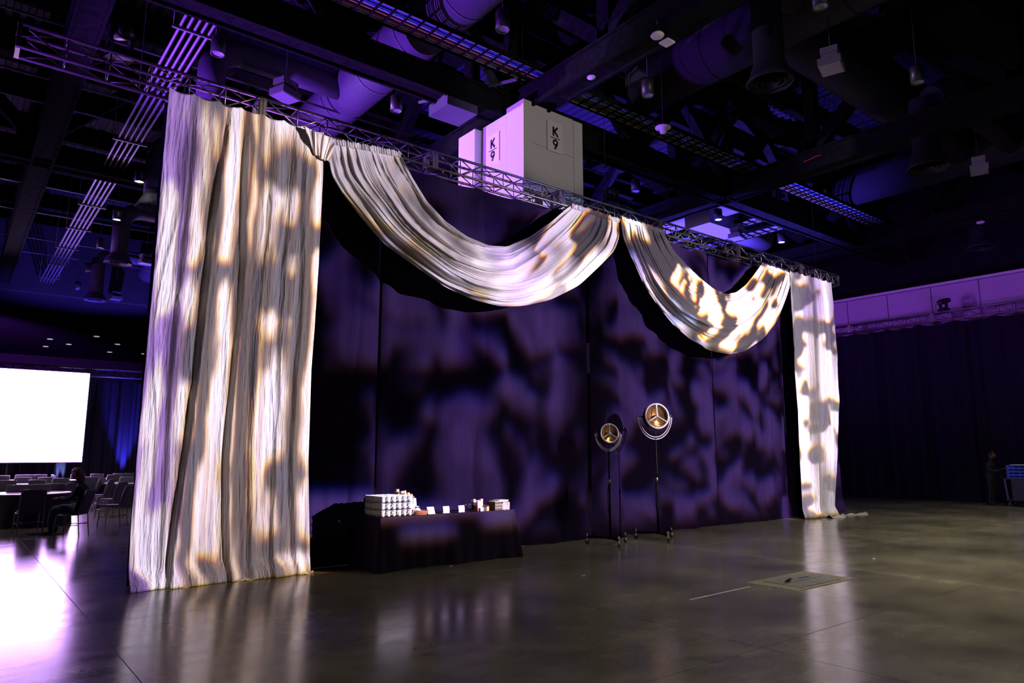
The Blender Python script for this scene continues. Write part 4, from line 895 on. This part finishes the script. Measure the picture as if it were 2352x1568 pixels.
# ------------------------------------------------------------------ the two drum spotlights on rolling stands
def drum_light(x, y, zc, r, rz, label):
    t = thing('spotlight', label, 'spotlight', (x, y, 0), rz); zy = zc - r * 1.72
    MB().tube([(0, 0, .12), (0, 0, 1.15)], .022, 12).build('lower_pole', M_steelblk, t)
    MB().tube([(0, 0, 1.1), (0, 0, zy)], .014, 12).build('upper_pole', M_steelblk, t)
    MB().tube([(0, 0, 1.12), (0, 0, 1.2)], .028, 12).tube([(-.06, 0, 1.16), (.05, 0, 1.16)], .008, 8).build('clamp_collar', M_chrome, t)
    MB().tube([(0, 0, .60), (0, 0, .66)], .026, 12).tube([(0, 0, .63), (-.06, -.02, .63)], .008, 6).build('lower_collar', M_steelblk, t)
    MB().tube([(0, 0, .10), (0, 0, .15)], .05, 14).build('hub', M_steelblk, t)
    for a in (math.radians(-90), math.radians(30), math.radians(150)):
        e = Vector((math.cos(a) * .44, math.sin(a) * .44, .12)); g = MB().bar((0, 0, .125), e, .035, .035).build('base_leg', M_steelblk, t)
        MB().tube([e, e + Vector((0, 0, .07))], .012, 8).tube([e, (e.x, e.y, .07)], .014, 8).build('caster_stem', M_gloss, g)  # chrome casters coloured whitish in place of the light they catch
        q = Vector((-math.sin(a), math.cos(a), 0)); c_ = Vector((e.x, e.y, .042)); R = Matrix.Translation(c_) @ q.to_track_quat('Z', 'X').to_matrix().to_4x4()
        MB().lathe([(0, -.012), (.03, -.012), (.0415, -.007), (.0415, .007), (.03, .012), (0, .012)], 16, R).build('wheel', M_black_pl, g)
        MB().box(-.018, -.018, .045, .018, .018, .09, Matrix.Translation((e.x, e.y, 0)) @ Matrix.Rotation(a, 4, 'Z')).build('caster_fork', M_gloss, g)  # fork whitened too, standing in for caught light
    # yoke: two concentric half rings
    for rr in (r * 1.40, r * 1.26):
        MB().tube([(rr * math.cos(a), .0, zc + rr * 1.24 * math.sin(a)) for a in np.linspace(PI, 2 * PI, 28)], .011, 8).build('yoke_ring', M_gloss, t)
    for s in (-1, 1): MB().tube([(s * r * .95, 0, zc), (s * r * 1.42, 0, zc)], .014, 10).tube([(s * r * 1.30, 0, zc), (s * r * 1.30, 0, zc + .05)], .012, 8).build('pivot_knob', M_chrome, t)
    T = Matrix.Translation((0, 0, zc)) @ Matrix.Rotation(math.radians(90 - 6), 4, 'X')     # local +z faces the viewer side (-y)
    h = MB().lathe([(0, -r * .75), (r * .55, -r * .66), (r * .86, -r * .38), (r * .97, 0), (r * .97, r * .42)], 36, T).build('drum', M_steelblk, t)
    MB().lathe([(0, r * .02), (r * .5, r * .08), (r * .90, r * .36)], 36, T).build('reflector', M_copper, h)
    MB().lathe([(r * .88, r * .34), (r * .88, r * .48), (r * 1.0, r * .48), (r * 1.02, r * .40), (r * 1.0, r * .30)], 36, T).build('front_ring', M_gloss, h)
    sp = MB(); z_ = r * .47
    for a in (90, 210, 330): sp.bar(T @ Vector((0, 0, z_)), T @ Vector((r * .9 * math.cos(math.radians(a)), r * .9 * math.sin(math.radians(a)), z_)), .014, .014)
    sp.lathe([(0, z_ + .012), (.03, z_ + .006), (.03, z_ - .01)], 14, T); sp.build('spokes', M_gloss, h)
    MB().lathe([(0, r * .30), (.03, r * .28), (.04, r * .2), (.02, r * .05)], 14, T).build('bulb', mat('bulb glass', (.6, .5, .4), .1), h)
    for k in range(8):
        a = k * PI / 4 + .2; MB().tube([T @ Vector((r * .97 * math.cos(a), r * .97 * math.sin(a), r * .1)), T @ Vector((r * 1.07 * math.cos(a), r * 1.07 * math.sin(a), r * .1))], .008, 6).build('screw_knob', M_chrome, h)
    MB().tube([(0, .0, zc - r), (.03, .04, zc - r * 1.5), (.03, .03, 1.3), (-.04, .03, .9), (.02, .03, .2)], .006, 6).build('power_cord', M_cable, t)
q = at(1397, 996, Y=9.47); drum_light(q.x, 9.47, q.z, .185, math.radians(-26), 'vintage drum spotlight on a rolling stand, left and lower of the pair')
q = at(1504, 957, Y=9.47); drum_light(q.x, 9.47, q.z, .26, math.radians(-26), 'vintage drum spotlight on a rolling stand, right and taller of the pair')
# ------------------------------------------------------------------ floor box cover, tape
fb = thing('floor_hatch', 'metal utility hatch let into the concrete floor, right of centre', 'hatch', (9.1, 5.28, 0))
MB().box(-.72, -.38, 0, .72, .36, .004).build('mortar_patch', mat('rough mortar', (.20, .18, .12), .9, n_scale=12, n_amt=.35, bump=.4), fb)
for i in range(2):
    for j in range(2):
        MB().box(-.50 + .5 * i + .006, -.30 + .28 * j + .006, .004, -.006 + .5 * i, -.026 + .28 * j, .009).build('cover_plate', mat('worn steel plate', (.16, .15, .13), .5, .5, n_scale=40, n_amt=.3), fb)
MB().box(.1, .06, .009, .34, .1, .0115).build('handle_slot', M_ink, fb)
MB().tube([(-.25, .05, .0095), (-.25, .051, .0105)], .07, 16).build('round_cap', M_grey, fb)
a = at(1585, 1377, Z=0); b = at(1722, 1347, Z=0)
tag(MB().bar((a.x, a.y, .0015), (b.x, b.y, .0015), .018, .002).build('floor_tape', mat('white tape', (.7, .68, .62), .6)), 'thin straight strip of white tape on the floor beside the hatch', 'tape')
for i, (px, py, lb) in enumerate(((1036, 1300, 'small white scrap on the floor before the coffee table'), (1340, 1322, 'tiny pale scrap on the floor below the table right end'), (2008, 1283, 'tiny pale scrap on the floor far right of the hatch'))):
    p = at(px, py, Z=0); tag(MB().box(p.x - .03, p.y - .01, .001, p.x + .03, p.y + .015, .006).build('paper_scrap', M_cardw), lb, 'scrap')
# ------------------------------------------------------------------ banquet chairs
M_seatf = mat('charcoal chair fabric', (.11, .10, .12), .8, n_scale=40, n_amt=.2); M_frame = mat('brown grey chair frame', (.30, .28, .27), .35, .6)
def make_chair(label):
    t = thing('banquet_chair', label, 'chair')
    B = lambda *a: MB().tube(*a)
    # front is +x
    bkm = MB(); n = 6; vs = []
    for q, off in ((0, -.02), (1, .025)):
        for j in range(n + 1):
            a = j / n; xx = -.20 - .12 * a - .02 * math.sin(a * PI) + off; hw = .205 + .012 * math.sin(a * PI) - .012 * (a > .9)
            vs += [(xx, -hw, .47 + .44 * a), (xx, hw, .47 + .44 * a)]
    m_ = 2 * (n + 1); fs = []
    for j in range(n): fs += [(2 * j, 2 * j + 1, 2 * j + 3, 2 * j + 2), (m_ + 2 * j + 2, m_ + 2 * j + 3, m_ + 2 * j + 1, m_ + 2 * j), (2 * j, 2 * j + 2, m_ + 2 * j + 2, m_ + 2 * j), (2 * j + 1, m_ + 2 * j + 1, m_ + 2 * j + 3, 2 * j + 3)]
    fs += [(0, m_, m_ + 1, 1), (2 * n, 2 * n + 1, m_ + 2 * n + 1, m_ + 2 * n)]
    bkm.add(vs, fs).build('backrest', M_seatf, t)
    s = MB().box(-.21, -.215, .42, .21, .215, .46).box(-.20, -.20, .46, .20, .20, .485); s.build('seat', M_seatf, t)
    for y in (-.222, .222):
        B([(-.26, y * 1.02, 0), (-.23, y, .25), (-.21, y, .44), (-.26, y, .7), (-.33, y * .98, .92)], .012, 8).build('leg', M_frame, t)
        B([(.24, y, 0), (.215, y, .25), (.20, y, .40), (.16, y, .425), (-.2, y, .43)], .012, 8).build('leg', M_frame, t)
        B([(-.235, y, .22), (.22, y, .22)], .008, 6).build('stretcher', M_frame, t)
    B([(-.33, -.215, .915), (-.335, 0, .922), (-.33, .215, .915)], .013, 8).build('top_rail', M_frame, t)
    B([(-.235, -.22, .25), (-.235, .22, .25)], .009, 6).build('cross_bar', M_frame, t)
    return t
# (top-centre pixel of the back, pixel height of the back top, facing in degrees, label)
CH = [(80, 1124, 95, 'nearest banquet chair, its back to us at the round table on the left'), (210, 1124, 150, 'banquet chair in which the seated woman sits, right of the near round table'),
      (42, 1113, 85, 'chair behind the near round table, left one of two facing away'), (90, 1112, 80, 'chair behind the near round table, right of the left one'),
      (127, 1110, 80, 'chair just above the near table rim, left of the woman'), (85, 1102, 60, 'chair back rising behind the second row, beneath the screen'),
      (16, 1103, 90, 'chair at the picture left edge behind the near table'), (53, 1096, 95, 'chair with broad dark back in the middle left rows'),
      (107, 1096, 70, 'chair with dark back before the bright curtain base'), (4, 1092, 90, 'small far chair cut by the left picture edge'),
      (64, 1090, 80, 'small far chair under the screen, left of the white tilted ones'), (91, 1085, 85, 'small far chair whose back catches lavender light, left group'),
      (54, 1086, 85, 'farthest small chair in the left group'), (141, 1098, 80, 'chair just left of the seated woman in the farther row'),
      (122, 1090, 10, 'side-on chair with a lavender-lit flank under the screen corner'), (163, 1108, 150, 'chair tilted left behind the seated woman'),
      (180, 1086, 95, 'far chair directly above the seated woman'), (212, 1095, 80, 'chair immediately right of the woman’s head'),
      (224, 1086, 100, 'far chair at the foot of the blue-streaked curtain'), (236, 1097, 150, 'chair with a pale lit side, right of the woman'),
      (258, 1100, 150, 'second chair with a pale lit side, right of the woman'), (263, 1090, 95, 'far chair over the right-hand chair row'),
      (284, 1106, 140, 'dark chair next to the ivory drape edge'), (276, 1085, 90, 'farthest chair near the ivory drape'),
      (293, 1095, 95, 'chair back half behind the ivory drape, upper one'), (299, 1114, 150, 'nearest chair beside the ivory drape, its lit side cut by the cloth'), (299, 1084, 90, 'smallest chair touching the ivory drape edge')]
proto = None
def gpos(px, ty, h):
    d = at(px, ty, Z=h); return d if d.y < 30.2 else Vector((d.x * 30.2 / d.y, 30.2, h))
for i, (px, ty, deg, lb) in enumerate(CH):
    p = gpos(px, ty, .925)
    if proto is None: proto = make_chair(lb); o = proto
    else: o = dup(proto, (0, 0, 0), 0, lb)
    a = math.radians(deg); o.location = (p.x + .33 * math.cos(a), p.y + .33 * math.sin(a), 0); o.rotation_euler = (0, 0, a)
    if i == 1: wch = o
# ------------------------------------------------------------------ round tables with dark cloths
M_top = mat('pale table linen top', (.62, .6, .66), .4); M_skirt = mat('dark table linen', (.02, .016, .024), .8)
def round_table(p, r, lb):
    t = thing('round_table', 'round banquet table, ' + lb, 'table', (p.x, p.y, 0))
    MB().lathe([(0, .72), (r, .72), (r, .74), (0, .74)], 40).build('tabletop', M_kraft, t)
    for a in range(4): MB().tube([(.5 * math.cos(a * PI / 2), .5 * math.sin(a * PI / 2), 0), (.4 * math.cos(a * PI / 2), .4 * math.sin(a * PI / 2), .72)], .014, 6).build('leg', M_grey, t)
    n = 96; prof = [(0, .749), (r + .004, .749), (r + .012, .735)]; m = MB()
    vs = [(q * math.cos(2 * PI * k / n), q * math.sin(2 * PI * k / n), z) for q, z in prof for k in range(n)]
    cm = MB(); cm.add(vs, [(i * n + k, i * n + (k + 1) % n, (i + 1) * n + (k + 1) % n, (i + 1) * n + k) for i in range(2) for k in range(n)], False)
    c_ = cm.build('tablecloth', M_top, None, (p.x, p.y, 0)); tag(c_, 'pale-topped dark-skirted cloth, table ' + lb, 'tablecloth')
    sk = MB(); vs = []
    for j in range(7):
        v = j / 6
        for k in range(n):
            q = r + .012 + v * (.04 + .035 * math.sin(k * 2 * PI * 14 / n)); vs.append((q * math.cos(2 * PI * k / n), q * math.sin(2 * PI * k / n), .735 - .73 * v))
    sk.add(vs, [(j * n + k, j * n + (k + 1) % n, (j + 1) * n + (k + 1) % n, (j + 1) * n + k) for j in range(6) for k in range(n)], True); sk.build('skirt', M_skirt, c_)
for px, ty, r, lb in ((66, 1131, .86, 'nearest to us on the left, by the seated woman'), (48, 1110, .8, 'directly behind the nearest one'), (16, 1100, .75, 'farther back at the picture left edge'),
                      (128, 1102, .75, 'under the lower right corner of the screen'), (250, 1098, .75, 'before the blue-streaked curtain'), (290, 1108, .75, 'beside the ivory drape')):
    round_table(gpos(px, ty, .75), r, lb)
# ------------------------------------------------------------------ people
def skin_body(name, verts, edges, radii, m, parent, root=0, sub=2):
    me = bpy.data.meshes.new(name); me.from_pydata(verts, edges, []); o = bpy.data.objects.new(name, me); C.objects.link(o)
    if parent: o.parent = parent
    sk = o.modifiers.new('skin', 'SKIN'); me.skin_vertices or None
    o.modifiers.new('sub', 'SUBSURF').levels = sub; o.modifiers['sub'].render_levels = sub
    if not me.skin_vertices: me.attributes  # layer is made with the modifier
    for i, rd_ in enumerate(radii):
        sv = me.skin_vertices[0].data[i]; sv.radius = (rd_, rd_) if not hasattr(rd_, '__len__') else rd_; sv.use_root = (i == root)
    sk.use_smooth_shade = True; me.materials.append(m); return o
def bake(o):
    dg = bpy.context.evaluated_depsgraph_get(); e = o.evaluated_get(dg); me = bpy.data.meshes.new_from_object(e); o.modifiers.clear(); me.materials.clear(); me.materials.append(o.data.materials[0]); o.data = me
    me.polygons.foreach_set('use_smooth', [True] * len(me.polygons)); return o
def ensure_skin(me):
    pass
def head(parent, c, rz, skinm, hairm, hair='long', s=1.0, tilt=0):
    M = Matrix.Translation(c) @ Matrix.Rotation(rz, 4, 'Z') @ Matrix.Rotation(tilt, 4, 'Y') @ Matrix.Scale(s, 4)
    bm = bmesh.new(); bmesh.ops.create_uvsphere(bm, u_segments=28, v_segments=20, radius=.1)
    for v in bm.verts:
        x, y, z = v.co; v.co.z *= 1.18; v.co.y *= .80
        if z < 0 and x > 0: v.co.x *= .92
        if z < -.02: v.co.y *= 1 - .25 * (-z / .1); v.co.x *= 1 - .1 * (-z / .1)
        k = math.exp(-((v.co.y / .016) ** 2) - ((v.co.z + .02) / .03) ** 2)
        if x > .05: v.co.x += .026 * k
        for s2 in (-1, 1):
            e = math.exp(-(((v.co.y - s2 * .032) / .015) ** 2) - ((v.co.z - .008) / .012) ** 2)
            if x > .05: v.co.x -= .010 * e
        mth = math.exp(-((v.co.y / .025) ** 2) - ((v.co.z + .062) / .008) ** 2)
        if x > .03: v.co.x += .005 * mth
    bmesh.ops.transform(bm, matrix=M, verts=bm.verts)
    me = bpy.data.meshes.new('head'); bm.to_mesh(me); bm.free(); me.polygons.foreach_set('use_smooth', [True] * len(me.polygons)); me.materials.append(skinm)
    o = bpy.data.objects.new('head', me); C.objects.link(o); o.parent = parent
    for s2 in (-1, 1):
        MB().lathe([(0, -.011), (.008, -.008), (.011, 0), (.008, .008), (0, .011)], 10, M @ Matrix.Translation((.078, s2 * .032, .008))).build('eye', M_ink, o)
        MB().lathe([(0, -.006), (.012, -.004), (.018, 0), (.012, .006), (0, .004)], 10, M @ Matrix.Translation((0, s2 * .082, -.01)) @ Matrix.Diagonal((1, .5, 1.5, 1)) @ Matrix.Rotation(PI / 2, 4, 'X')).build('ear', skinm, o)
    MB().box(.080, -.020, -.066, .0875, .020, -.060, M).build('mouth', mat('lips', (.25, .06, .05), .5), o)
    hb = bmesh.new(); bmesh.ops.create_uvsphere(hb, u_segments=32, v_segments=24, radius=.112)
    for v in hb.verts:
        x, y, z = v.co; v.co.z = z * 1.15 + .012; v.co.y *= .86
        face = x > .035 and z < .052
        if face: v.co.x *= .30; v.co.y *= .95
        if hair == 'long' and z < 0:
            v.co.z = z * 2.4 - .01; v.co.x = min(v.co.x, .02) - .02; v.co.y *= 1.08; 
        if hair == 'short' and z < -.03: v.co.x *= .8; v.co.y *= .8; v.co.z = -.03
        v.co += Vector((math.sin(v.co.y * 260) * .003, math.sin(v.co.x * 200) * .002, 0))
    bmesh.ops.transform(hb, matrix=M @ Matrix.Translation((-.012, 0, .006)), verts=hb.verts)
    me = bpy.data.meshes.new('hair'); hb.to_mesh(me); hb.free(); me.polygons.foreach_set('use_smooth', [True] * len(me.polygons)); me.materials.append(hairm)
    o = bpy.data.objects.new('hair', me); C.objects.link(o); o.parent = parent
def hand(parent, w_, d, palm_n, skinm, side=1, L=.085):
    """palm box-like skin with four unequal bent fingers and a thumb leaving the side of the palm"""
    w_, d, pn = Vector(w_), Vector(d).normalized(), Vector(palm_n).normalized(); s = d.cross(pn).normalized() * side
    V = [w_, w_ + d * .04, w_ + d * .075]; R = [(.022, .014), (.034, .014), (.034, .012)]; Eg = [(0, 1), (1, 2)]
    for k, (off, ln) in enumerate(((.028, .062), (.010, .074), (-.010, .068), (-.027, .052))):
        b = len(V); base = w_ + d * .078 + s * off
        V += [base, base + d * ln * .45 - pn * -.006, base + d * ln * .8 + pn * .020, base + d * ln + pn * .034]; R += [(.009, .009), (.0085, .0085), (.008, .008), (.0065, .0065)]
        Eg += [(2, b), (b, b + 1), (b + 1, b + 2), (b + 2, b + 3)]
    b = len(V); V += [w_ + d * .03 + s * .034, w_ + d * .055 + s * .056 + pn * .010, w_ + d * .08 + s * .060 + pn * .022]; R += [(.012, .012), (.010, .010), (.0075, .0075)]; Eg += [(1, b), (b, b + 1), (b + 1, b + 2)]
    return bake(skin_body('hand', [tuple(v) for v in V], Eg, R, skinm, parent, 1))
M_skin = mat('skin', (.45, .24, .16), .5); M_skind = mat('brown skin', (.22, .10, .05), .5); M_hair = mat('auburn hair', (.20, .075, .04), .5, n_scale=50, n_amt=.3, n_str=(6, 6, 1)); M_hairb = mat('black hair', (.008, .006, .006), .5)
M_top_ = mat('black jumper', (.012, .010, .016), .8); M_jean = mat('blue jeans', (.07, .10, .14), .8)
def sk_part(name, V, Eg, R, m, t, root=0): return bake(skin_body(name, V, Eg, R, m, t, root))
# seated woman, facing the table (towards -x)
a = wch.rotation_euler[2]; wp = wch.location
t = thing('person', 'woman with shoulder-length reddish hair, dark top and jeans seated at the near round table', 'person', (wp.x - .05 * math.cos(a), wp.y - .05 * math.sin(a), 0), a)
V = [(-.10, 0, .52), (-.13, 0, .66), (-.12, 0, .82), (-.08, 0, .98), (-.06, 0, 1.06), (-.02, 0, 1.12), (.0, 0, 1.17),
     (-.08, .16, .97), (-.05, .23, .80), (.10, .22, .72), (.27, .14, .76), (-.08, -.16, .97), (-.05, -.23, .80), (.10, -.22, .72), (.27, -.14, .76),
     (.02, .09, .54), (.38, .11, .55), (.40, .11, .30), (.38, .12, .09), (.50, .13, .05), (.02, -.09, .54), (.38, -.11, .55), (.40, -.11, .30), (.38, -.12, .09), (.50, -.13, .05)]
Eg = [(0, 1), (1, 2), (2, 3), (3, 4), (4, 5), (5, 6), (3, 7), (7, 8), (8, 9), (9, 10), (3, 11), (11, 12), (12, 13), (13, 14), (0, 15), (15, 16), (16, 17), (17, 18), (18, 19), (0, 20), (20, 21), (21, 22), (22, 23), (23, 24)]
R = [(.14, .12), (.12, .10), (.14, .11), (.13, .10), (.06, .06), (.045, .05), (.045, .05), .06, .048, .042, .030, .06, .048, .042, .030, .09, .07, .055, .04, .04, .09, .07, .055, .04, .04]
body = sk_part('body', V, Eg, R, M_top_, t)
V2 = [(-.10, 0, .52), (.02, .09, .54), (.37, .11, .55), (.40, .11, .30), (.385, .12, .12), (.02, -.09, .54), (.37, -.11, .55), (.40, -.11, .30), (.385, -.12, .12)]
sk_part('jeans', V2, [(0, 1), (1, 2), (2, 3), (3, 4), (0, 5), (5, 6), (6, 7), (7, 8)], [(.15, .13), .097, .077, .062, .05, .097, .077, .062, .05], M_jean, t)
head(t, (.03, 0, 1.24), 0, M_skin, M_hair, 'long', 1.0, .25)
for s_ in (1, -1): hand(t, (.27, s_ * .14, .765), (1, -s_ * .4, .0), (0, 0, -1), M_skin, s_)
# standing worker behind the cart
cp = at(2281, 1157, Z=0); cp = Vector((27.0, at(2281, 1157, X=27.0).y, 0))
ry = -PI / 2
t = thing('person', 'person in black clothes standing in the dark, hands on the blue crates', 'person', cp, ry)
V = [(0, 0, .88), (0, 0, 1.02), (.02, 0, 1.18), (.04, 0, 1.33), (.05, 0, 1.42), (.07, 0, 1.48), (.08, 0, 1.52),
     (.04, .18, 1.32), (.10, .24, 1.10), (.30, .18, 1.10), (.40, .14, 1.17), (.04, -.18, 1.32), (.10, -.24, 1.10), (.30, -.18, 1.10), (.40, -.14, 1.17),
     (0, .09, .84), (.02, .10, .46), (-.02, .10, .09), (.12, .11, .04), (0, -.09, .84), (.0, -.10, .46), (-.06, -.10, .09), (.08, -.11, .04)]
Eg = [(0, 1), (1, 2), (2, 3), (3, 4), (4, 5), (5, 6), (3, 7), (7, 8), (8, 9), (9, 10), (3, 11), (11, 12), (12, 13), (13, 14), (0, 15), (15, 16), (16, 17), (17, 18), (0, 19), (19, 20), (20, 21), (21, 22)]
R = [(.14, .11), (.13, .10), (.15, .11), (.15, .10), (.065, .065), (.05, .055), (.05, .055), .065, .05, .042, .030, .065, .05, .042, .030, .09, .065, .045, .04, .09, .065, .045, .04]
sk_part('body', V, Eg, R, M_top_, t)
head(t, (.11, 0, 1.60), .0, M_skind, M_hairb, 'short', 1.0, .15)
for s_ in (1, -1): hand(t, (.40, s_ * .14, 1.19), (1, -s_ * .2, .05), (0, 0, -1), mat('dark red glove', (.22, .05, .06), .6), s_)
# ------------------------------------------------------------------ cart with blue crates
M_bc = mat('blue plastic crate', (.03, .12, .62), .4); ccx, ccy = 27.15, 7.55
ct2 = thing('utility_cart', 'dark rolling cart at the right edge carrying blue crates', 'cart', (ccx, ccy, 0))
MB().box(-.35, -.75, .84, .35, .75, .88).build('top_shelf', M_black_pl, ct2); MB().box(-.35, -.75, .18, .35, .75, .22).build('bottom_shelf', M_black_pl, ct2)
MB().box(-.352, -.6, .22, -.33, .55, .84).build('side_panel', mat('dark cart panel', (.03, .03, .03), .5), ct2)
for sx in (-1, 1):
    for sy in (-1, 1):
        MB().bar((sx * .33, sy * .68, .2), (sx * .33, sy * .73, .86), .05, .03).build('post', mat('violet grey post', (.12, .10, .14), .4, .3), ct2)
        w2 = MB().tube([(sx * .28, sy * .66, .17), (sx * .28, sy * .66, .1)], .02, 8).build('caster_stem', M_chrome, ct2)
        MB().lathe([(0, -.016), (.04, -.016), (.056, -.008), (.056, .008), (.04, .016), (0, .016)], 16, Matrix.Translation((sx * .28, sy * .66, .057)) @ Matrix.Rotation(PI / 2, 4, 'Y')).build('wheel', M_black_pl, w2)
MB().tube([(-.3, .75, .86), (-.3, .86, .96), (.3, .86, .96), (.3, .75, .86)], .014, 8).build('push_handle', M_black_pl, ct2)
for k in range(4):
    z = .882 + k * .104
    t = thing('blue_crate', ['lowest blue crate of the stack on the cart', 'second blue crate from the bottom on the cart', 'third blue crate from the bottom on the cart', 'topmost blue crate on the cart'][k], 'crate', (ccx, ccy - .02, z))
    m = MB().box(-.33, -.68, 0, .33, .68, .008)
    for zz in (.008, .078): m.box(-.33, -.68, zz, .33, -.66, zz + .024).box(-.33, .66, zz, .33, .68, zz + .024).box(-.33, -.68, zz, -.31, .68, zz + .024).box(.31, -.68, zz, .33, .68, zz + .024)
    for i in range(9):
        y_ = -.67 + i * 1.325 / 8
        w3 = .10 if i in (0, 8) else .02
        m.box(-.328, max(-.68, y_ - w3 / 2), .03, -.312, min(.68, y_ + w3 / 2), .08).box(.312, y_ - .01, .03, .328, y_ + .01, .08)
    for i in range(6):
        x_ = -.31 + i * .62 / 5; m.box(x_ - .02, -.678, .03, x_ + .02, -.662, .08).box(x_ - .02, .662, .03, x_ + .02, .678, .08)
    m.build('frame', M_bc, t)
    if k in (1, 3): MB().box(-.3315, -.45, .04, -.330, -.33, .06).build('label', mat('pink label', (.8, .35, .45), .5), t)
tag(MB().box(26.85, 7.65, 1.299, 27.4, 8.1, 1.315).build('paper_sheet', M_cardw), 'white papers lying on the topmost blue crate', 'paper')
